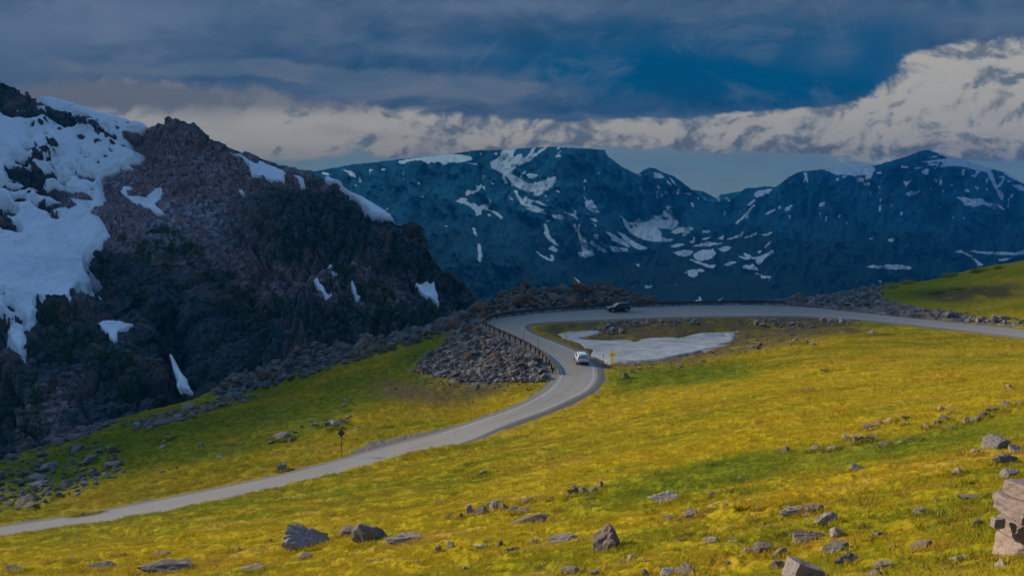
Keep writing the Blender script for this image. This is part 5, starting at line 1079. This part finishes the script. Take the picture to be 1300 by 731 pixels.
def loft(bm, rings, caps=True):
    vr = [[bm.verts.new(p) for p in r] for r in rings]
    for a, c in zip(vr[:-1], vr[1:]):
        for i in range(len(a)): bm.faces.new((a[i], a[(i+1) % len(a)], c[(i+1) % len(a)], c[i]))
    if caps: bm.faces.new(vr[0]); bm.faces.new(list(reversed(vr[-1])))
def make_car(name, label, pmat, loc, heading, pitch, roll=0):
    r = empty(name, loc); r.rotation_euler = (roll, pitch, heading); r.scale = (.9, .9, .9); tag(r, label, 'car')
    bm = bmesh.new(); S = [(-2.32,.52,.92,.76),(-2.27,.40,.98,.84),(-2.05,.32,1.02,.895),(-1.4,.25,1.03,.92),(-.4,.23,1.02,.925),(.5,.23,1.0,.925),(1.05,.24,.985,.92),(1.6,.26,.94,.905),(2.0,.30,.89,.87),(2.2,.36,.82,.80),(2.30,.44,.70,.70)]
    loft(bm, [[(x, -w*.90, lo_), (x, -w, lo_+.16), (x, -w*.995, be-.16), (x, -w*.955, be-.04), (x, -w*.80, be+.015), (x, 0, be+.03), (x, w*.80, be+.015), (x, w*.955, be-.04), (x, w*.995, be-.16), (x, w, lo_+.16), (x, w*.90, lo_)] for x, lo_, be, w in S])
    bm_obj('body', bm, pmat, r, smooth=True)
    CZ = [(.97,-2.20,1.08,.85),(1.10,-2.16,.88,.825),(1.45,-2.02,.36,.74),(1.60,-1.86,.08,.685),(1.665,-1.62,-.22,.60)]
    def cz(z): return [float(np.interp(z, [c[0] for c in CZ], [c[k] for c in CZ])) for k in (1, 2, 3)]
    bm = bmesh.new(); loft(bm, [[(xr, -hw*.93, z), (xr+.10, -hw, z), (xf-.16, -hw, z), (xf, -hw*.88, z), (xf, hw*.88, z), (xf-.16, hw, z), (xr+.10, hw, z), (xr, hw*.93, z)] for z, xr, xf, hw in CZ])
    cab = bm_obj('cabin', bm, pmat, r, smooth=True)
    def pane(nm, pts, off, par=cab):
        bm = bmesh.new(); a = [bm.verts.new(p) for p in pts]; c = [bm.verts.new((p[0]+off[0], p[1]+off[1], p[2]+off[2])) for p in pts]; k = len(pts)
        bm.faces.new(a); bm.faces.new(c[::-1])
        for i in range(k): bm.faces.new((a[i], a[(i+1) % k], c[(i+1) % k], c[i]))
        return bm_obj(nm, bm, glass_d, r)
    z0, z1 = 1.08, 1.555; (r0, f0, w0), (r1, f1, w1) = cz(z0), cz(z1)
    pane('windscreen', [(f0-.02, -w0*.80, z0), (f0-.02, w0*.80, z0), (f1-.02, w1*.80, z1), (f1-.02, -w1*.80, z1)], (.035, 0, .018))
    pane('rear_window', [(r0+.02, -w0*.82, z0+.03), (r0+.02, w0*.82, z0+.03), (r1+.02, w1*.80, z1), (r1+.02, -w1*.80, z1)], (-.035, 0, .01))
    for s in (-1, 1):
        for a, c in ((.05, .22), (.26, .56), (.60, .90)):
            def X(t, r_, f_): return r_+.12+t*(f_-.25-r_)
            pane('side_window', [(X(a, r0, f0), s*(w0-.02), z0), (X(c, r0, f0), s*(w0-.02), z0), (X(c, r1, f1), s*(w1-.02), z1-.03), (X(a, r1, f1), s*(w1-.02), z1-.03)], (0, s*.032, .008))
        bm = bmesh.new(); cyl(bm, (-1.7, s*.60, 1.70), (-.25, s*.60, 1.71), .022, n=8)
        for x in (-1.65, -.95, -.3): box(bm, (x, s*.60, 1.675), (.06, .03, .06))
        bm_obj('roof_rail', bm, trim_m, r)
        bm = bmesh.new(); box(bm, (.72, s*1.0, 1.09), (.14, .20, .13)); bm_obj('wing_mirror', bm, pmat, r, bevel=.03)
        for x in (-.95, .05):
            bm = bmesh.new(); box(bm, (x, s*.93, .86), (.20, .03, .035)); bm_obj('door_handle', bm, trim_m, r, bevel=.008)
        bm = bmesh.new(); box(bm, (2.14, s*.60, .72), (.26, .36, .14), Matrix.Rotation(R(s*-14), 4, 'Z')); bm_obj('headlight', bm, head_m, r, bevel=.03)
        bm = bmesh.new(); box(bm, (-2.22, s*.68, .93), (.16, .27, .20)); bm_obj('tail_light', bm, tail_m, r, bevel=.03)
        for x in (-1.40, 1.40):
            bm = bmesh.new(); cyl(bm, (x, s*.60, .36), (x, s*.935, .36), .43, n=24); bm_obj('wheel_arch', bm, trim_m, r)
            bm = bmesh.new(); cyl(bm, (x, s*.69, .35), (x, s*.945, .35), .35, n=28); w = bm_obj('wheel', bm, tyre_m, r, bevel=.03)
            bm = bmesh.new(); cyl(bm, (x, s*.90, .35), (x, s*.952, .35), .225, n=24)
            for k in range(5):
                a = k*math.tau/5; box(bm, (x+.11*math.cos(a), s*.956, .35+.11*math.sin(a)), (.20, .012, .05), Matrix.Rotation(-a, 4, 'Y'))
            bm_obj('rim', bm, rim_m, w)
    bm = bmesh.new(); box(bm, (-2.26, 0, .50), (.16, 1.5, .20)); bm_obj('rear_bumper', bm, trim_m, r, bevel=.04)
    bm = bmesh.new(); box(bm, (2.22, 0, .46), (.18, 1.34, .16)); bm_obj('front_bumper', bm, trim_m, r, bevel=.04)
    bm = bmesh.new(); box(bm, (2.27, 0, .66), (.08, .72, .14)); bm_obj('grille', bm, trim_m, r, bevel=.02)
    bm = bmesh.new(); box(bm, (-2.325, 0, .78), (.02, .34, .17)); bm_obj('number_plate', bm, plate_m, r, bevel=.004)
    bm = bmesh.new(); box(bm, (-1.98, 0, 1.635), (.36, 1.15, .035), Matrix.Rotation(R(-6), 4, 'Y')); bm_obj('roof_spoiler', bm, pmat, r, bevel=.012)
    return r
def on_road(px, t, heads, lo_=0, hi=NS):
    """sample on the road whose point at cross fraction t is seen at photo column px"""
    P = RF*(1-t)+RN*t; u = P[:, 0]/(P[:, 1]*cp - P[:, 2]*sp)*FPX+CX
    i = min(range(lo_, hi), key=lambda k: abs(u[k]-px)); d = P[min(i+6, NS-1)]-P[max(i-6, 0)]; d = d*heads; d /= np.linalg.norm(d)
    return P[i], d
P_, d = on_road(738, .72, 1, int(16.6*14), st(19)); make_car('silver_suv', 'silver white suv seen from behind driving up towards the bend', paint('silver_paint', (.66, .70, .74), .3), tuple(P_+[0, 0, .015]), math.atan2(P_[1], P_[0])+R(7), -math.asin(d[2]))
P_, d = on_road(785, .30, -1, st(25), st(31)); make_car('dark_suv', 'dark blue suv seen from its side on the upper road', paint('dark_blue_paint', (.012, .022, .04), .2), tuple(P_+[0, 0, .015]), math.atan2(d[1], d[0]), -math.asin(d[2]), R(-3))
tag(link('grass', make_grass(), bm_), label='short yellow and green alpine turf covering the slope', kind='stuff')
